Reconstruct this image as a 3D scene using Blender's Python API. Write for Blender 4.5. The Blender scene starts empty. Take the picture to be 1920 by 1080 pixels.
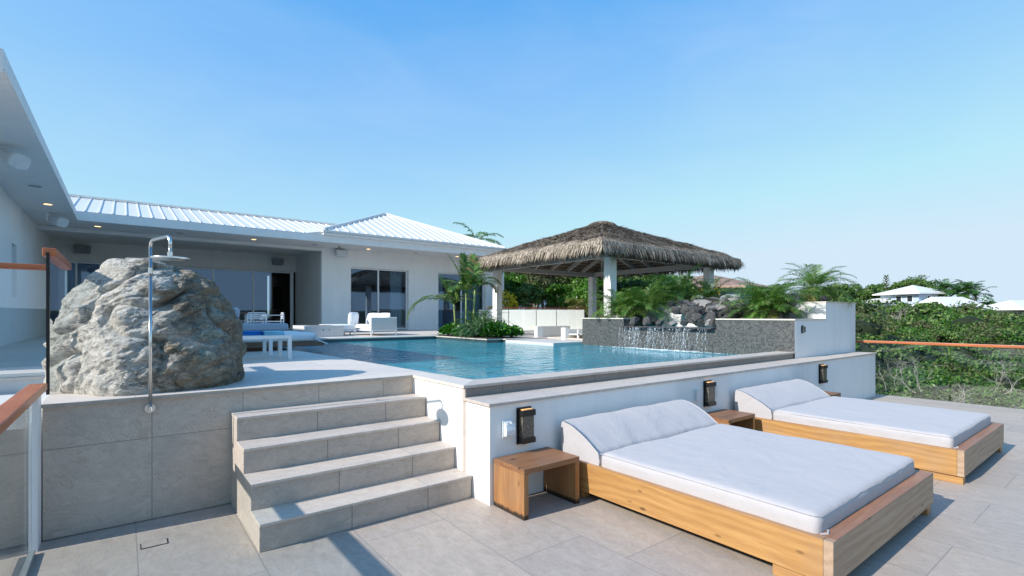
import bpy, math, random
import numpy as np
from mathutils import Vector, Matrix, noise
random.seed(7); rng = np.random.default_rng(7)
S = bpy.context.scene
COL = S.collection
D = bpy.data

# ------------------------------------------------------------------ camera, world, sun
EYE = 1.55; YAW = math.radians(90) - 0.9118
cam_data = D.cameras.new('camera'); cam_data.sensor_width = 36; cam_data.lens = 36 * 940 / 1920
cam_data.shift_y = 51 / 1920; cam_data.clip_start = 0.05; cam_data.clip_end = 6000
cam = D.objects.new('camera', cam_data); COL.objects.link(cam)
cam.location = (0, 0, EYE); cam.rotation_euler = (math.pi / 2, 0, -YAW)
S.camera = cam

SUN_DIR = Vector((-1.0, 0.08, 0.647)).normalized()      # towards the sun
SUN_EL = math.asin(SUN_DIR.z); SUN_AZ = math.atan2(SUN_DIR.x, SUN_DIR.y)   # clockwise from +Y
w = D.worlds.new('World'); S.world = w; w.use_nodes = True
nt = w.node_tree; nt.nodes.clear()
sky = nt.nodes.new('ShaderNodeTexSky'); sky.sky_type = 'NISHITA'; sky.sun_disc = False
sky.sun_elevation = SUN_EL; sky.sun_rotation = SUN_AZ
sky.air_density = 1.0; sky.dust_density = 0.0; sky.ozone_density = 5.0; sky.altitude = 0
bg = nt.nodes.new('ShaderNodeBackground'); bg.inputs[1].default_value = 0.15
out = nt.nodes.new('ShaderNodeOutputWorld')
K_ = .2594
ga = nt.nodes.new('ShaderNodeVectorMath'); ga.operation = 'SCALE'; ga.inputs[3].default_value = K_
cv = nt.nodes.new('ShaderNodeRGBCurve'); gb = nt.nodes.new('ShaderNodeVectorMath'); gb.operation = 'SCALE'; gb.inputs[3].default_value = 1/K_
for ch, pts_ in enumerate((((.156,.085),(.242,.24),(.5,.46)), ((.31,.365),(.468,.535)), ((.63,.84),(.887,.95)))):
    cu = cv.mapping.curves[ch]
    for q in pts_: cu.points.new(*q)
    cu.points[-1].location = (1.0, (.66,.82,.96)[ch])
cv.mapping.use_clip = False; cv.mapping.update()
nt.links.new(sky.outputs[0], ga.inputs[0]); mn = nt.nodes.new('ShaderNodeVectorMath'); mn.operation = 'MINIMUM'; mn.inputs[1].default_value = (1.0, 1.0, 1.05)
nt.links.new(ga.outputs[0], mn.inputs[0]); nt.links.new(mn.outputs[0], cv.inputs[1]); nt.links.new(cv.outputs[0], gb.inputs[0]); tc = nt.nodes.new('ShaderNodeTexCoord'); mpg = nt.nodes.new('ShaderNodeMapping'); mpg.inputs['Scale'].default_value = (1.0, 2.2, 5.0); mpg.inputs['Rotation'].default_value = (0, .25, .6)
cn = nt.nodes.new('ShaderNodeTexNoise'); cn.inputs['Scale'].default_value = 1.6; cn.inputs['Detail'].default_value = 7; cn.inputs['Roughness'].default_value = .55; cn.inputs['Distortion'].default_value = .6
crp = nt.nodes.new('ShaderNodeValToRGB'); crp.color_ramp.elements[0].position = .42; crp.color_ramp.elements[1].position = .80; crp.color_ramp.elements[1].color = (.16,.16,.16,1)
cm = nt.nodes.new('ShaderNodeMix'); cm.data_type = 'RGBA'; cm.inputs[7].default_value = (.72/K_, .88/K_, 1.0/K_, 1)
nt.links.new(tc.outputs['Generated'], mpg.inputs[0]); nt.links.new(mpg.outputs[0], cn.inputs[0]); nt.links.new(cn.outputs[0], crp.inputs[0]); nt.links.new(crp.outputs[0], cm.inputs[0]); nt.links.new(gb.outputs[0], cm.inputs[6]); nt.links.new(cm.outputs[2], bg.inputs[0]); nt.links.new(bg.outputs[0], out.inputs[0])
sd = D.lights.new('sun', 'SUN'); sd.energy = 3.35; sd.angle = math.radians(0.53); sd.color = (1.0, 0.95, 0.88)
sun = D.objects.new('sun', sd); COL.objects.link(sun)
sun.rotation_euler = SUN_DIR.to_track_quat('Z', 'Y').to_euler(); sun.location = (-20, 2, 15)
S.view_settings.view_transform = 'Standard'; S.view_settings.look = 'None'
S.view_settings.exposure = 0.79; S.view_settings.gamma = 1.0
S.render.engine = 'CYCLES'
try:
    S.cycles.max_bounces = 10; S.cycles.diffuse_bounces = 7; S.cycles.transparent_max_bounces = 24; S.cycles.caustics_reflective = False
except Exception: pass

# ------------------------------------------------------------------ helpers
def at(px, d, z=0.0):
    """a point at depth d straight ahead of the camera's place, px across in the 1920 wide photo"""
    u = (px - 960) / 940; V = (math.cos(0.9118), math.sin(0.9118)); R = (V[1], -V[0])
    return Vector((d * (V[0] + u * R[0]), d * (V[1] + u * R[1]), z))

class MB:
    def __init__(s): s.v = []; s.f = []; s.m = []
    def add(s, vs, fs, mi=0):
        b = len(s.v); s.v += [tuple(v) for v in vs]; s.f += [tuple(i + b for i in f) for f in fs]; s.m += [mi] * len(fs); return s
    def box(s, x0, x1, y0, y1, z0, z1, mi=0):
        return s.add([(x0,y0,z0),(x1,y0,z0),(x1,y1,z0),(x0,y1,z0),(x0,y0,z1),(x1,y0,z1),(x1,y1,z1),(x0,y1,z1)],
              [(0,3,2,1),(4,5,6,7),(0,1,5,4),(1,2,6,5),(2,3,7,6),(3,0,4,7)], mi)
    def prism(s, poly, z0, z1, mi=0):
        n = len(poly); a = sum(poly[i][0]*poly[(i+1)%n][1]-poly[(i+1)%n][0]*poly[i][1] for i in range(n))
        if a < 0: poly = poly[::-1]
        vs = [(x,y,z0) for x,y in poly] + [(x,y,z1) for x,y in poly]
        fs = [tuple(range(n))[::-1], tuple(range(n,2*n))] + [(i,(i+1)%n,(i+1)%n+n,i+n) for i in range(n)]
        return s.add(vs, fs, mi)
    def xprism(s, prof, x0, x1, mi=0):       # profile in (y,z) drawn along x
        n = len(prof); a = sum(prof[i][0]*prof[(i+1)%n][1]-prof[(i+1)%n][0]*prof[i][1] for i in range(n))
        if a < 0: prof = prof[::-1]
        vs = [(x0,y,z) for y,z in prof] + [(x1,y,z) for y,z in prof]
        fs = [tuple(range(n))[::-1], tuple(range(n,2*n))] + [(i,(i+1)%n,(i+1)%n+n,i+n) for i in range(n)]
        return s.add(vs, fs, mi)
    def tube(s, pts, r, n=8, mi=0, cap=True):
        pts = [Vector(p) for p in pts]; k = len(pts)
        rs = r if isinstance(r, (list, tuple)) else [r]*k
        rings = []; up = None
        for i, p in enumerate(pts):
            t = (pts[min(i+1,k-1)] - pts[max(i-1,0)])
            t = t.normalized() if t.length > 1e-9 else Vector((0,0,1))
            if up is None:
                up = Vector((0,0,1)) if abs(t.z) < .9 else Vector((1,0,0))
            a = t.cross(up).normalized(); b = a.cross(t).normalized(); up = b
            rings.append([p + (a*math.cos(q*2*math.pi/n) + b*math.sin(q*2*math.pi/n))*rs[i] for q in range(n)])
        vs = [v for rg in rings for v in rg]
        fs = [(i*n+q, i*n+(q+1)%n, (i+1)*n+(q+1)%n, (i+1)*n+q) for i in range(k-1) for q in range(n)]
        if cap: fs += [tuple(range(n))[::-1], tuple(range((k-1)*n, k*n))]
        return s.add(vs, fs, mi)
    def disc(s, c, r, z0, z1, n=32, mi=0):
        return s.prism([(c[0]+r*math.cos(i*2*math.pi/n), c[1]+r*math.sin(i*2*math.pi/n)) for i in range(n)], z0, z1, mi)
    def build(s, name, mats, parent=None, smooth=False, bevel=0, origin=None, seg=2):
        if not isinstance(mats, (list, tuple)): mats = [mats]
        off = Vector((0,0,0)); p = parent
        while p is not None: off += p.location; p = p.parent
        if parent is None:
            if origin is None:
                a = np.array(s.v); lo = a.min(0); hi = a.max(0); origin = ((lo[0]+hi[0])/2, (lo[1]+hi[1])/2, lo[2])
            off = Vector(origin)
        me = D.meshes.new(name)
        me.from_pydata([(v[0]-off.x, v[1]-off.y, v[2]-off.z) for v in s.v], [], s.f)
        for m in mats: me.materials.append(m)
        if len(mats) > 1: me.polygons.foreach_set('material_index', s.m)
        if smooth: me.polygons.foreach_set('use_smooth', [True]*len(s.f))
        me.update()
        o = D.objects.new(name, me); COL.objects.link(o)
        if parent is not None: o.parent = parent
        else: o.location = off
        if bevel:
            b = o.modifiers.new('bevel', 'BEVEL'); b.width = bevel; b.segments = seg; b.limit_method = 'ANGLE'; b.angle_limit = math.radians(40)
            if seg > 2: b.harden_normals = False
        return o

def npmesh(name, V, F, mats, mi=None, parent=None, smooth=False):
    """V (n,3) world coords, F (m,4) quads"""
    off = np.zeros(3); p = parent
    while p is not None: off += np.array(p.location); p = p.parent
    if parent is None: off = np.array([V[:,0].mean(), V[:,1].mean(), V[:,2].min()])
    V = V - off
    me = D.meshes.new(name); n = len(F); k = F.shape[1]
    me.vertices.add(len(V)); me.vertices.foreach_set('co', V.astype(np.float32).ravel())
    me.loops.add(n*k); me.loops.foreach_set('vertex_index', F.astype(np.int32).ravel())
    me.polygons.add(n); me.polygons.foreach_set('loop_start', np.arange(0, n*k, k, dtype=np.int32))
    me.polygons.foreach_set('loop_total', np.full(n, k, dtype=np.int32))
    for m in (mats if isinstance(mats, (list,tuple)) else [mats]): me.materials.append(m)
    if mi is not None: me.polygons.foreach_set('material_index', mi.astype(np.int32))
    if smooth: me.polygons.foreach_set('use_smooth', np.ones(n, dtype=bool))
    me.update(calc_edges=True); me.validate()
    o = D.objects.new(name, me); COL.objects.link(o)
    if parent is not None: o.parent = parent
    else: o.location = off
    return o

def tag(o, label, cat, group=None, kind=None):
    o['label'] = label; o['category'] = cat
    if group: o['group'] = group
    if kind: o['kind'] = kind
    return o
def struct(o, label=None, cat=None):
    o['kind'] = 'structure'
    if label: o['label'] = label
    o['category'] = cat or o.name.split('.')[0].replace('_', ' ')
    return o
def thing(name, label, cat, loc, group=None, rz=0):
    o = D.objects.new(name, None); COL.objects.link(o); o.location = loc; o.rotation_euler = (0,0,rz)
    o.empty_display_size = .2
    return tag(o, label, cat, group)
def copy_tree(o, parent=None):
    c = o.copy(); COL.objects.link(c); c.parent = parent
    for ch in list(o.children): copy_tree(ch, c)
    return c

# ------------------------------------------------------------------ materials
def M(name):
    m = D.materials.new(name); m.use_nodes = True; t = m.node_tree
    b = t.nodes['Principled BSDF']; return m, t, b
def N(t, typ, **kw):
    n = t.nodes.new(typ)
    for k, v in kw.items(): setattr(n, k, v)
    return n
def L(t, a, b): t.links.new(a, b)
def ramp(t, fac, stops):
    r = N(t, 'ShaderNodeValToRGB'); e = r.color_ramp.elements
    while len(e) < len(stops): e.new(0.5)
    for i, (p, c) in enumerate(stops): e[i].position = p; e[i].color = (*c, 1) if len(c) == 3 else c
    L(t, fac, r.inputs[0]); return r
def bump(t, b, h, strength=.3, dist=.01, prev=None):
    n = N(t, 'ShaderNodeBump'); n.inputs['Strength'].default_value = strength; n.inputs['Distance'].default_value = dist
    L(t, h, n.inputs['Height'])
    if prev: L(t, prev.outputs[0], n.inputs['Normal'])
    L(t, n.outputs[0], b.inputs['Normal']); return n
def nz(t, vec, scale, detail=4, rough=.55, dist=0.0):
    n = N(t, 'ShaderNodeTexNoise'); n.inputs['Scale'].default_value = scale; n.inputs['Detail'].default_value = detail
    n.inputs['Roughness'].default_value = rough; n.inputs['Distortion'].default_value = dist
    if vec is not None: L(t, vec, n.inputs['Vector'])
    return n
def pos(t): return N(t, 'ShaderNodeNewGeometry').outputs['Position']
def mul(t, vec, s):
    n = N(t, 'ShaderNodeVectorMath', operation='MULTIPLY'); L(t, vec, n.inputs[0]); n.inputs[1].default_value = s; return n.outputs[0]
def mix(t, f, a, b, mode='MIX'):
    n = N(t, 'ShaderNodeMix', data_type='RGBA', blend_type=mode)
    for s, x in ((0, f), (6, a), (7, b)):
        if hasattr(x, 'is_output'): L(t, x, n.inputs[s])
        elif isinstance(x, (int, float)): n.inputs[s].default_value = x
        else: n.inputs[s].default_value = (*x, 1)
    return n.outputs[2]

def plaster(name, col=(.80,.80,.80), rough=.75, grain=260, bs=.25):
    m, t, b = M(name); p = pos(t)
    a = nz(t, p, 1.3, 5, .6); c = ramp(t, a.outputs[0], [(.3, tuple(x*.94 for x in col)), (.7, col)])
    st = nz(t, mul(t, p, (3, 3, .35)), 2.0, 4, .6)
    c2 = mix(t, .15, c.outputs[0], st.outputs[0], 'MULTIPLY')
    L(t, c2, b.inputs['Base Color']); b.inputs['Roughness'].default_value = rough
    g = nz(t, p, grain, 2, .6); bump(t, b, g.outputs[0], bs, .003); return m

def stone(name, uv='xy', bw=.618, bh=1.236, off=.33, shift=(0,0), base=(.43,.40,.36), dark=(.33,.30,.27), grout=(.30,.28,.25), swap=False, gs=.0035):
    """large format porcelain slabs: thin joints, drifting veins that change from slab to slab"""
    m, t, b = M(name); p = pos(t); s = N(t, 'ShaderNodeSeparateXYZ'); L(t, p, s.inputs[0])
    ax = {'x': 0, 'y': 1, 'z': 2}; c = N(t, 'ShaderNodeCombineXYZ')
    L(t, s.outputs[ax[uv[0]]], c.inputs[0]); L(t, s.outputs[ax[uv[1]]], c.inputs[1])
    a = N(t, 'ShaderNodeVectorMath', operation='ADD'); L(t, c.outputs[0], a.inputs[0]); a.inputs[1].default_value = (shift[0], shift[1], 0)
    br = N(t, 'ShaderNodeTexBrick'); br.offset = off; br.offset_frequency = 2; br.squash = 1
    br.inputs['Scale'].default_value = 1; br.inputs['Brick Width'].default_value = bw; br.inputs['Row Height'].default_value = bh
    br.inputs['Mortar Size'].default_value = gs; br.inputs['Mortar Smooth'].default_value = .1
    br.inputs['Color1'].default_value = (0,0,0,1); br.inputs['Color2'].default_value = (1,1,1,1); br.inputs['Mortar'].default_value = (.5,.5,.5,1)
    br.inputs['Bias'].default_value = 0; L(t, a.outputs[0], br.inputs['Vector'])
    rnd = N(t, 'ShaderNodeVectorMath', operation='SCALE'); L(t, br.outputs['Color'], rnd.inputs[0]); rnd.inputs[3].default_value = 17.0
    pv = N(t, 'ShaderNodeVectorMath', operation='ADD'); L(t, a.outputs[0], pv.inputs[0]); L(t, rnd.outputs[0], pv.inputs[1])
    mp = N(t, 'ShaderNodeMapping'); mp.inputs['Rotation'].default_value = (0,0,.55); mp.inputs['Scale'].default_value = (1.2, 2.3, 1)
    L(t, pv.outputs[0], mp.inputs[0])
    n1 = nz(t, mp.outputs[0], 1.6, 8, .62, 1.6); n2 = nz(t, mp.outputs[0], 7, 6, .7, .8); n3 = nz(t, p, 90, 3, .6)
    md_ = tuple(a*.55+c_*.45 for a, c_ in zip(base, dark)); v = ramp(t, n1.outputs[0], [(.30, md_), (.46, base), (.60, tuple(x*1.05 for x in base)), (.8, tuple(x*.93 for x in base))])
    # hairline rust veins
    vm = N(t, 'ShaderNodeMath', operation='SUBTRACT'); L(t, n1.outputs[0], vm.inputs[0]); vm.inputs[1].default_value = .52
    va = N(t, 'ShaderNodeMath', operation='ABSOLUTE'); L(t, vm.outputs[0], va.inputs[0])
    vr = ramp(t, va.outputs[0], [(0.0, (1,1,1)), (.012, (0,0,0))])
    c1 = mix(t, .30, v.outputs[0], n2.outputs[0], 'OVERLAY'); c1 = mix(t, .22, c1, n3.outputs[0], 'OVERLAY')
    k = N(t, 'ShaderNodeMath', operation='MULTIPLY'); L(t, vr.outputs[0], k.inputs[0]); L(t, n2.outputs[0], k.inputs[1])
    c2 = mix(t, k.outputs[0], c1, tuple(x*y for x, y in zip(dark, (.98,.86,.72))))
    tint = mix(t, br.outputs['Color'], (.93,.93,.95), (1.05,1.03,1.0)); c3 = mix(t, 1.0, c2, tint, 'MULTIPLY')
    c4 = mix(t, br.outputs['Fac'], c3, grout); L(t, c4, b.inputs['Base Color'])
    b.inputs['Roughness'].default_value = .55; b.inputs['Specular IOR Level'].default_value = .35
    h = N(t, 'ShaderNodeMath', operation='SUBTRACT'); L(t, n2.outputs[0], h.inputs[0]); L(t, br.outputs['Fac'], h.inputs[1])
    b1 = bump(t, b, h.outputs[0], .25, .004); bump(t, b, n3.outputs[0], .08, .002, b1); return m

def wood(name, axis='y', c1=(.55,.30,.11), c2=(.72,.44,.19), knots=True, rough=.5, sc=1.0, obj=False, dirt=False):
    m, t, b = M(name); p = N(t, 'ShaderNodeTexCoord').outputs['Object'] if obj else pos(t)
    st = {'x': (.9, 14, 14), 'y': (14, .9, 14), 'z': (14, 14, .9)}[axis]; st = tuple(a*sc for a in st)
    v = mul(t, p, st); n1 = nz(t, v, 1.0, 6, .65, 1.2); n2 = nz(t, mul(t, p, tuple(a*6 for a in st)), 1.2, 3, .6)
    wv = N(t, 'ShaderNodeTexWave', wave_type='BANDS', bands_direction='Z' if axis != 'z' else 'X'); wv.inputs['Scale'].default_value = 5*sc
    wv.inputs['Distortion'].default_value = 9; wv.inputs['Detail'].default_value = 3; wv.inputs['Detail Scale'].default_value = .8
    L(t, mul(t, p, {'x': (.25,1,1), 'y': (1,.25,1), 'z': (1,1,.25)}[axis]), wv.inputs[0])
    r = ramp(t, n1.outputs[0], [(.25, c1), (.55, tuple((a+b_)/2 for a, b_ in zip(c1, c2))), (.75, c2)])
    ng = nz(t, p, 2.2, 5, .65); gr_ = ramp(t, ng.outputs[0], [(.5,(0,0,0)),(.75,(.35,.35,.35))]); c = mix(t, .14, r.outputs[0], wv.outputs[0], 'SOFT_LIGHT'); c = mix(t, gr_.outputs[0], c, tuple(sum(c1)/3*.8+x*.35 for x in c1)); c = mix(t, .35, c, n2.outputs[0], 'SOFT_LIGHT')
    if knots:
        vo = N(t, 'ShaderNodeTexVoronoi'); vo.inputs['Scale'].default_value = 1; vo.inputs['Randomness'].default_value = 1
        L(t, mul(t, p, {'x': (3.4,6,9), 'y': (6,3.4,9), 'z': (6,9,3.4)}[axis]), vo.inputs['Vector'])
        kr = ramp(t, vo.outputs['Distance'], [(.05, (1,1,1)), (.13, (0,0,0))])
        c = mix(t, kr.outputs[0], c, tuple(x*.35 for x in c1))
    if dirt:
        sx = N(t, 'ShaderNodeSeparateXYZ'); L(t, p, sx.inputs[0]); nn = nz(t, mul(t, p, (40,40,5)), 1, 3)
        mm = N(t, 'ShaderNodeMath', operation='MULTIPLY_ADD'); L(t, nn.outputs[0], mm.inputs[0]); mm.inputs[1].default_value = -.05; L(t, sx.outputs[2], mm.inputs[2])
        dr = ramp(t, mm.outputs[0], [(-0.0, (1,1,1)), (.001, (0,0,0))]); dr.color_ramp.elements[0].position = 0.0; dr.color_ramp.elements[1].position = .02
        c = mix(t, dr.outputs[0], c, (.03,.018,.01))
    L(t, c, b.inputs['Base Color']); b.inputs['Roughness'].default_value = rough
    bump(t, b, n2.outputs[0], .15, .002); return m

def simple(name, col, rough=.5, metal=0, noise_amt=.08, nscale=8, emit=None):
    m, t, b = M(name); p = pos(t); a = nz(t, p, nscale, 4)
    c = ramp(t, a.outputs[0], [(.3, tuple(x*(1-noise_amt) for x in col)), (.7, tuple(min(1,x*(1+noise_amt)) for x in col))])
    L(t, c.outputs[0], b.inputs['Base Color']); b.inputs['Roughness'].default_value = rough; b.inputs['Metallic'].default_value = metal
    if emit: b.inputs['Emission Color'].default_value = (*emit[0], 1); b.inputs['Emission Strength'].default_value = emit[1]
    return m

def fabric(name, col=(.80,.80,.83), wr=.35, scale=3.0):
    m, t, b = M(name); p = pos(t)
    n1 = nz(t, p, scale, 3, .5, .8); n2 = nz(t, p, 14, 4, .6, 1.5); n3 = nz(t, p, 700, 2)
    c = ramp(t, n2.outputs[0], [(.3, tuple(x*.96 for x in col)), (.7, col)]); L(t, c.outputs[0], b.inputs['Base Color'])
    b.inputs['Roughness'].default_value = .85; b.inputs['Sheen Weight'].default_value = .15
    b1 = bump(t, b, n1.outputs[0], wr, .03); b2 = bump(t, b, n2.outputs[0], wr*.5, .006, b1); bump(t, b, n3.outputs[0], .12, .001, b2); return m

def leaf(name, cols, rough=.45, trans=.35, spec=.4):
    """colour varies from leaf to leaf"""
    m, t, b = M(name); g = N(t, 'ShaderNodeNewGeometry')
    n = len(cols); r = ramp(t, g.outputs['Random Per Island'], [(i/(n-1), c) for i, c in enumerate(cols)])
    nn = nz(t, g.outputs['Position'], .8, 3); c = mix(t, .5, r.outputs[0], nn.outputs[0], 'OVERLAY')
    L(t, c, b.inputs['Base Color']); b.inputs['Roughness'].default_value = rough; b.inputs['Specular IOR Level'].default_value = spec
    tr = N(t, 'ShaderNodeBsdfTranslucent'); L(t, mix(t, 1.0, c, (1.15,1.25,.5), 'MULTIPLY'), tr.inputs[0])
    ms = N(t, 'ShaderNodeMixShader'); ms.inputs[0].default_value = trans
    L(t, b.outputs[0], ms.inputs[1]); L(t, tr.outputs[0], ms.inputs[2]); L(t, ms.outputs[0], t.nodes['Material Output'].inputs[0]); return m

def glass(name, tint=(.86,.93,.93), refl=.08, fres=True, rough=0.0, gain=1.0, gcol=(1,1,1)):
    m = D.materials.new(name); m.use_nodes = True; t = m.node_tree; t.nodes.clear()
    o = N(t, 'ShaderNodeOutputMaterial'); g = N(t, 'ShaderNodeBsdfGlossy'); g.inputs['Roughness'].default_value = rough; g.inputs[0].default_value = (*gcol, 1)
    tr = N(t, 'ShaderNodeBsdfTransparent'); tr.inputs[0].default_value = (*tint, 1)
    ms = N(t, 'ShaderNodeMixShader'); lf = N(t, 'ShaderNodeLayerWeight'); lf.inputs[0].default_value = .5; lw = N(t, 'ShaderNodeMath', operation='POWER'); L(t, lf.outputs['Facing'], lw.inputs[0]); lw.inputs[1].default_value = 4.0
    a = N(t, 'ShaderNodeMath', operation='MULTIPLY_ADD', use_clamp=True); L(t, lw.outputs[0], a.inputs[0]); a.inputs[1].default_value = gain; a.inputs[2].default_value = refl
    L(t, a.outputs[0], ms.inputs[0]); L(t, tr.outputs[0], ms.inputs[1]); L(t, g.outputs[0], ms.inputs[2]); L(t, ms.outputs[0], o.inputs[0]); return m

white_wall = plaster('white_plaster', (.91,.90,.885))
white_paint = simple('white_paint', (.80,.80,.80), .4, 0, .03)
soffit_m = plaster('soffit_paint', (.90,.88,.85), .8, 180, .1)
inner_m = plaster('lanai_paint', (.80,.77,.72), .8, 180, .1)
floor_stone = stone('terrace_stone', 'yx', 1.236, .618, .33, (-.02, -.07), (.42,.36,.31), (.33,.28,.24), (.27,.245,.22))
deck_stone = stone('deck_stone', 'xy', 1.236, .618, .5, (-.07, 0), (.66,.595,.53), (.58,.52,.455), (.46,.41,.37), gs=.003)
wall_stone = stone('wall_stone', 'xz', .618, .62, 0, (-.17+.618, 0), (.53,.455,.385), (.34,.285,.24), (.30,.265,.23))
cope_stone = stone('coping_stone', 'xy', 1.236, .9, 0, (-.69, .35), (.54,.475,.42), (.45,.39,.34), (.36,.32,.28), gs=.003)
riser_stone = stone('riser_stone', 'xz', .618, 3, 0, (-.075, 0), (.48,.41,.345), (.34,.285,.24), (.22,.20,.18), gs=.004)
edge_stone = stone('edge_stone', 'xz', 1.236, 3, 0, (-.3, 0), (.27,.235,.21), (.20,.175,.155), (.14,.13,.12))
side_stone = stone('side_stone', 'yz', 9, 9, 0, (1, 1), (.50,.43,.37), (.42,.36,.30), (.3,.28,.25))
cap_stone = simple('cap_stone', (.62,.57,.50), .6, 0, .08, 20)
slate = simple('slate', (.075,.065,.065), .35, 0, .3, 14)
wood_bed = wood('cedar_side', 'y', (.36,.18,.055), (.50,.275,.10), True, .5)
wood_bedx = wood('cedar_end', 'x', (.36,.24,.155), (.46,.32,.215), True, .6)
wood_top = wood('cedar_top_edge', 'y', (.36,.19,.09), (.48,.28,.15), False, .5)
wood_topx = wood('cedar_end_top_edge', 'x', (.30,.14,.075), (.40,.20,.115), False, .45)
wood_tab = wood('table_plank', 'x', (.20,.088,.036), (.33,.155,.07), True, .45)
wood_leg = wood('table_leg_wood', 'z', (.27,.12,.042), (.42,.21,.08), True, .5, dirt=True)
wood_rail = wood('ipe_rail', 'y', (.36,.095,.032), (.52,.165,.06), False, .35)
wood_railx = wood('ipe_rail_cross', 'x', (.36,.095,.032), (.52,.165,.06), False, .35)
wood_dark = wood('dark_teak', 'x', (.11,.06,.035), (.19,.11,.07), False, .5)
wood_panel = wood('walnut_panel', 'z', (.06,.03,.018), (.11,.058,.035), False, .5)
beam_m = wood('weathered_beam', 'x', (.30,.29,.27), (.44,.43,.41), False, .8)
fab = fabric('mattress_canvas', (.455,.432,.44), .6)
fab2 = fabric('cushion_canvas', (.82,.82,.82), .2)
fab_grey = fabric('grey_canvas', (.42,.44,.50), .2)
weave_m = simple('sling_weave', (.52,.54,.54), .8, 0, .06, 60)
alu = simple('white_aluminium', (.80,.80,.80), .35, 0, .02)
steel = simple('brushed_steel', (.72,.71,.69), .22, 1, .04, 40)
black_m = simple('black_metal', (.012,.013,.014), .4, .3)
bronze_m = simple('dark_bronze', (.03,.028,.026), .35, .6)
channel_m = simple('anodised_channel', (.60,.63,.62), .35, .8)
speaker_w = simple('speaker_white', (.60,.63,.66), .5)
speaker_g = simple('speaker_grille', (.22,.22,.22), .6)
concrete_m = plaster('pale_concrete', (.66,.64,.62), .7, 90, .2)
rail_glass = glass('railing_glass', (.95,.98,.97), .035, gain=.8)
left_glass = glass('tinted_railing_glass', (.93,.965,.98), .09)
low_glass = glass('green_railing_glass', (.92,.95,.94), .05)
win_glass = glass('window_glass', (.48,.58,.64), .20, gcol=(.42,.60,.85))
curtain_m = simple('curtain', (.50,.60,.64), .8, 0, .04, 5)
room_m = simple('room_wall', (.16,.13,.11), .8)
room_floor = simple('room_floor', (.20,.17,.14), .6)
metal_roof = simple('metal_roof', (.74,.72,.69), .35, 0, .03, 3)
warm_lamp = simple('warm_lamp', (.9,.7,.4), .5, 0, 0, 5, ((1.0,.62,.25), 1.6))
amber_led = simple('amber_strip', (.9,.5,.2), .5, 0, 0, 5, ((1.0,.5,.18), .2))
off_lamp = simple('unlit_lamp', (.35,.36,.36), .4)

# mosaic of small grey glass tiles
def mosaic():
    m, t, b = M('grey_mosaic'); p = pos(t); s = N(t, 'ShaderNodeSeparateXYZ'); L(t, p, s.inputs[0])
    c = N(t, 'ShaderNodeCombineXYZ'); L(t, s.outputs[1], c.inputs[0]); L(t, s.outputs[2], c.inputs[1])
    br = N(t, 'ShaderNodeTexBrick'); br.offset = 0; br.inputs['Scale'].default_value = 1
    br.inputs['Brick Width'].default_value = .030; br.inputs['Row Height'].default_value = .030; br.inputs['Mortar Size'].default_value = .003; br.inputs['Mortar Smooth'].default_value = 1.0
    br.inputs['Color1'].default_value = (0,0,0,1); br.inputs['Color2'].default_value = (1,1,1,1); br.inputs['Mortar'].default_value = (.5,.5,.5,1); L(t, c.outputs[0], br.inputs[0])
    r = ramp(t, br.outputs['Color'], [(0, (.03,.034,.038)), (.3, (.062,.065,.067)), (.6, (.085,.086,.083)), (1, (.125,.123,.117))])
    L(t, mix(t, br.outputs['Fac'], r.outputs[0], (.135,.135,.13)), b.inputs['Base Color']); b.inputs['Roughness'].default_value = .35
    bump(t, b, br.outputs['Fac'], -.3, .002); return m
mosaic_m = mosaic()

def rock_mat(name, cols, brown=(.16,.115,.06), green=(.20,.26,.21), vein=.5, scale=3.0, bs=1.0, obj=True):
    m, t, b = M(name); p = N(t, 'ShaderNodeTexCoord').outputs['Object'] if obj else pos(t)
    if obj:
        oi = N(t, 'ShaderNodeObjectInfo'); ad = N(t, 'ShaderNodeVectorMath', operation='MULTIPLY_ADD'); L(t, oi.outputs['Random'], ad.inputs[0]); ad.inputs[1].default_value = (31, 17, 53); L(t, p, ad.inputs[2]); p = ad.outputs[0]
    n1 = nz(t, p, scale*.9, 8, .65, .7); n2 = nz(t, p, scale*7, 8, .75, .5); n3 = nz(t, mul(t, p, (1,1,2.2)), scale*1.3, 6, .6, 1.5); n4 = nz(t, p, scale*38, 4, .7)
    r = ramp(t, n2.outputs[0], [(.30, cols[0]), (.48, cols[1]), (.60, cols[2]), (.75, cols[3])])
    f1 = ramp(t, n1.outputs[0], [(.52, (0,0,0)), (.62, (.8,.8,.8))]); c = mix(t, f1.outputs[0], r.outputs[0], mix(t, .6, brown, r.outputs[0], 'MULTIPLY'))
    c = mix(t, f1.outputs[0], r.outputs[0], mix(t, .45, r.outputs[0], brown))
    f2 = ramp(t, n3.outputs[0], [(.56, (0,0,0)), (.68, (.55,.55,.55))]); c = mix(t, f2.outputs[0], c, green)
    vm = N(t, 'ShaderNodeMath', operation='SUBTRACT'); L(t, n3.outputs[0], vm.inputs[0]); vm.inputs[1].default_value = .45
    va = N(t, 'ShaderNodeMath', operation='ABSOLUTE'); L(t, vm.outputs[0], va.inputs[0]); vr = ramp(t, va.outputs[0], [(0, (vein,)*3), (.02, (0,0,0))])
    c = mix(t, vr.outputs[0], c, tuple(min(1, x*1.6) for x in cols[3])); c = mix(t, .45, c, n4.outputs[0], 'OVERLAY')
    L(t, c, b.inputs['Base Color']); b.inputs['Roughness'].default_value = .7
    b1 = bump(t, b, n2.outputs[0], .9*bs, .05/scale*3); b2 = bump(t, b, n4.outputs[0], .6*bs, .008, b1)
    return m
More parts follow.
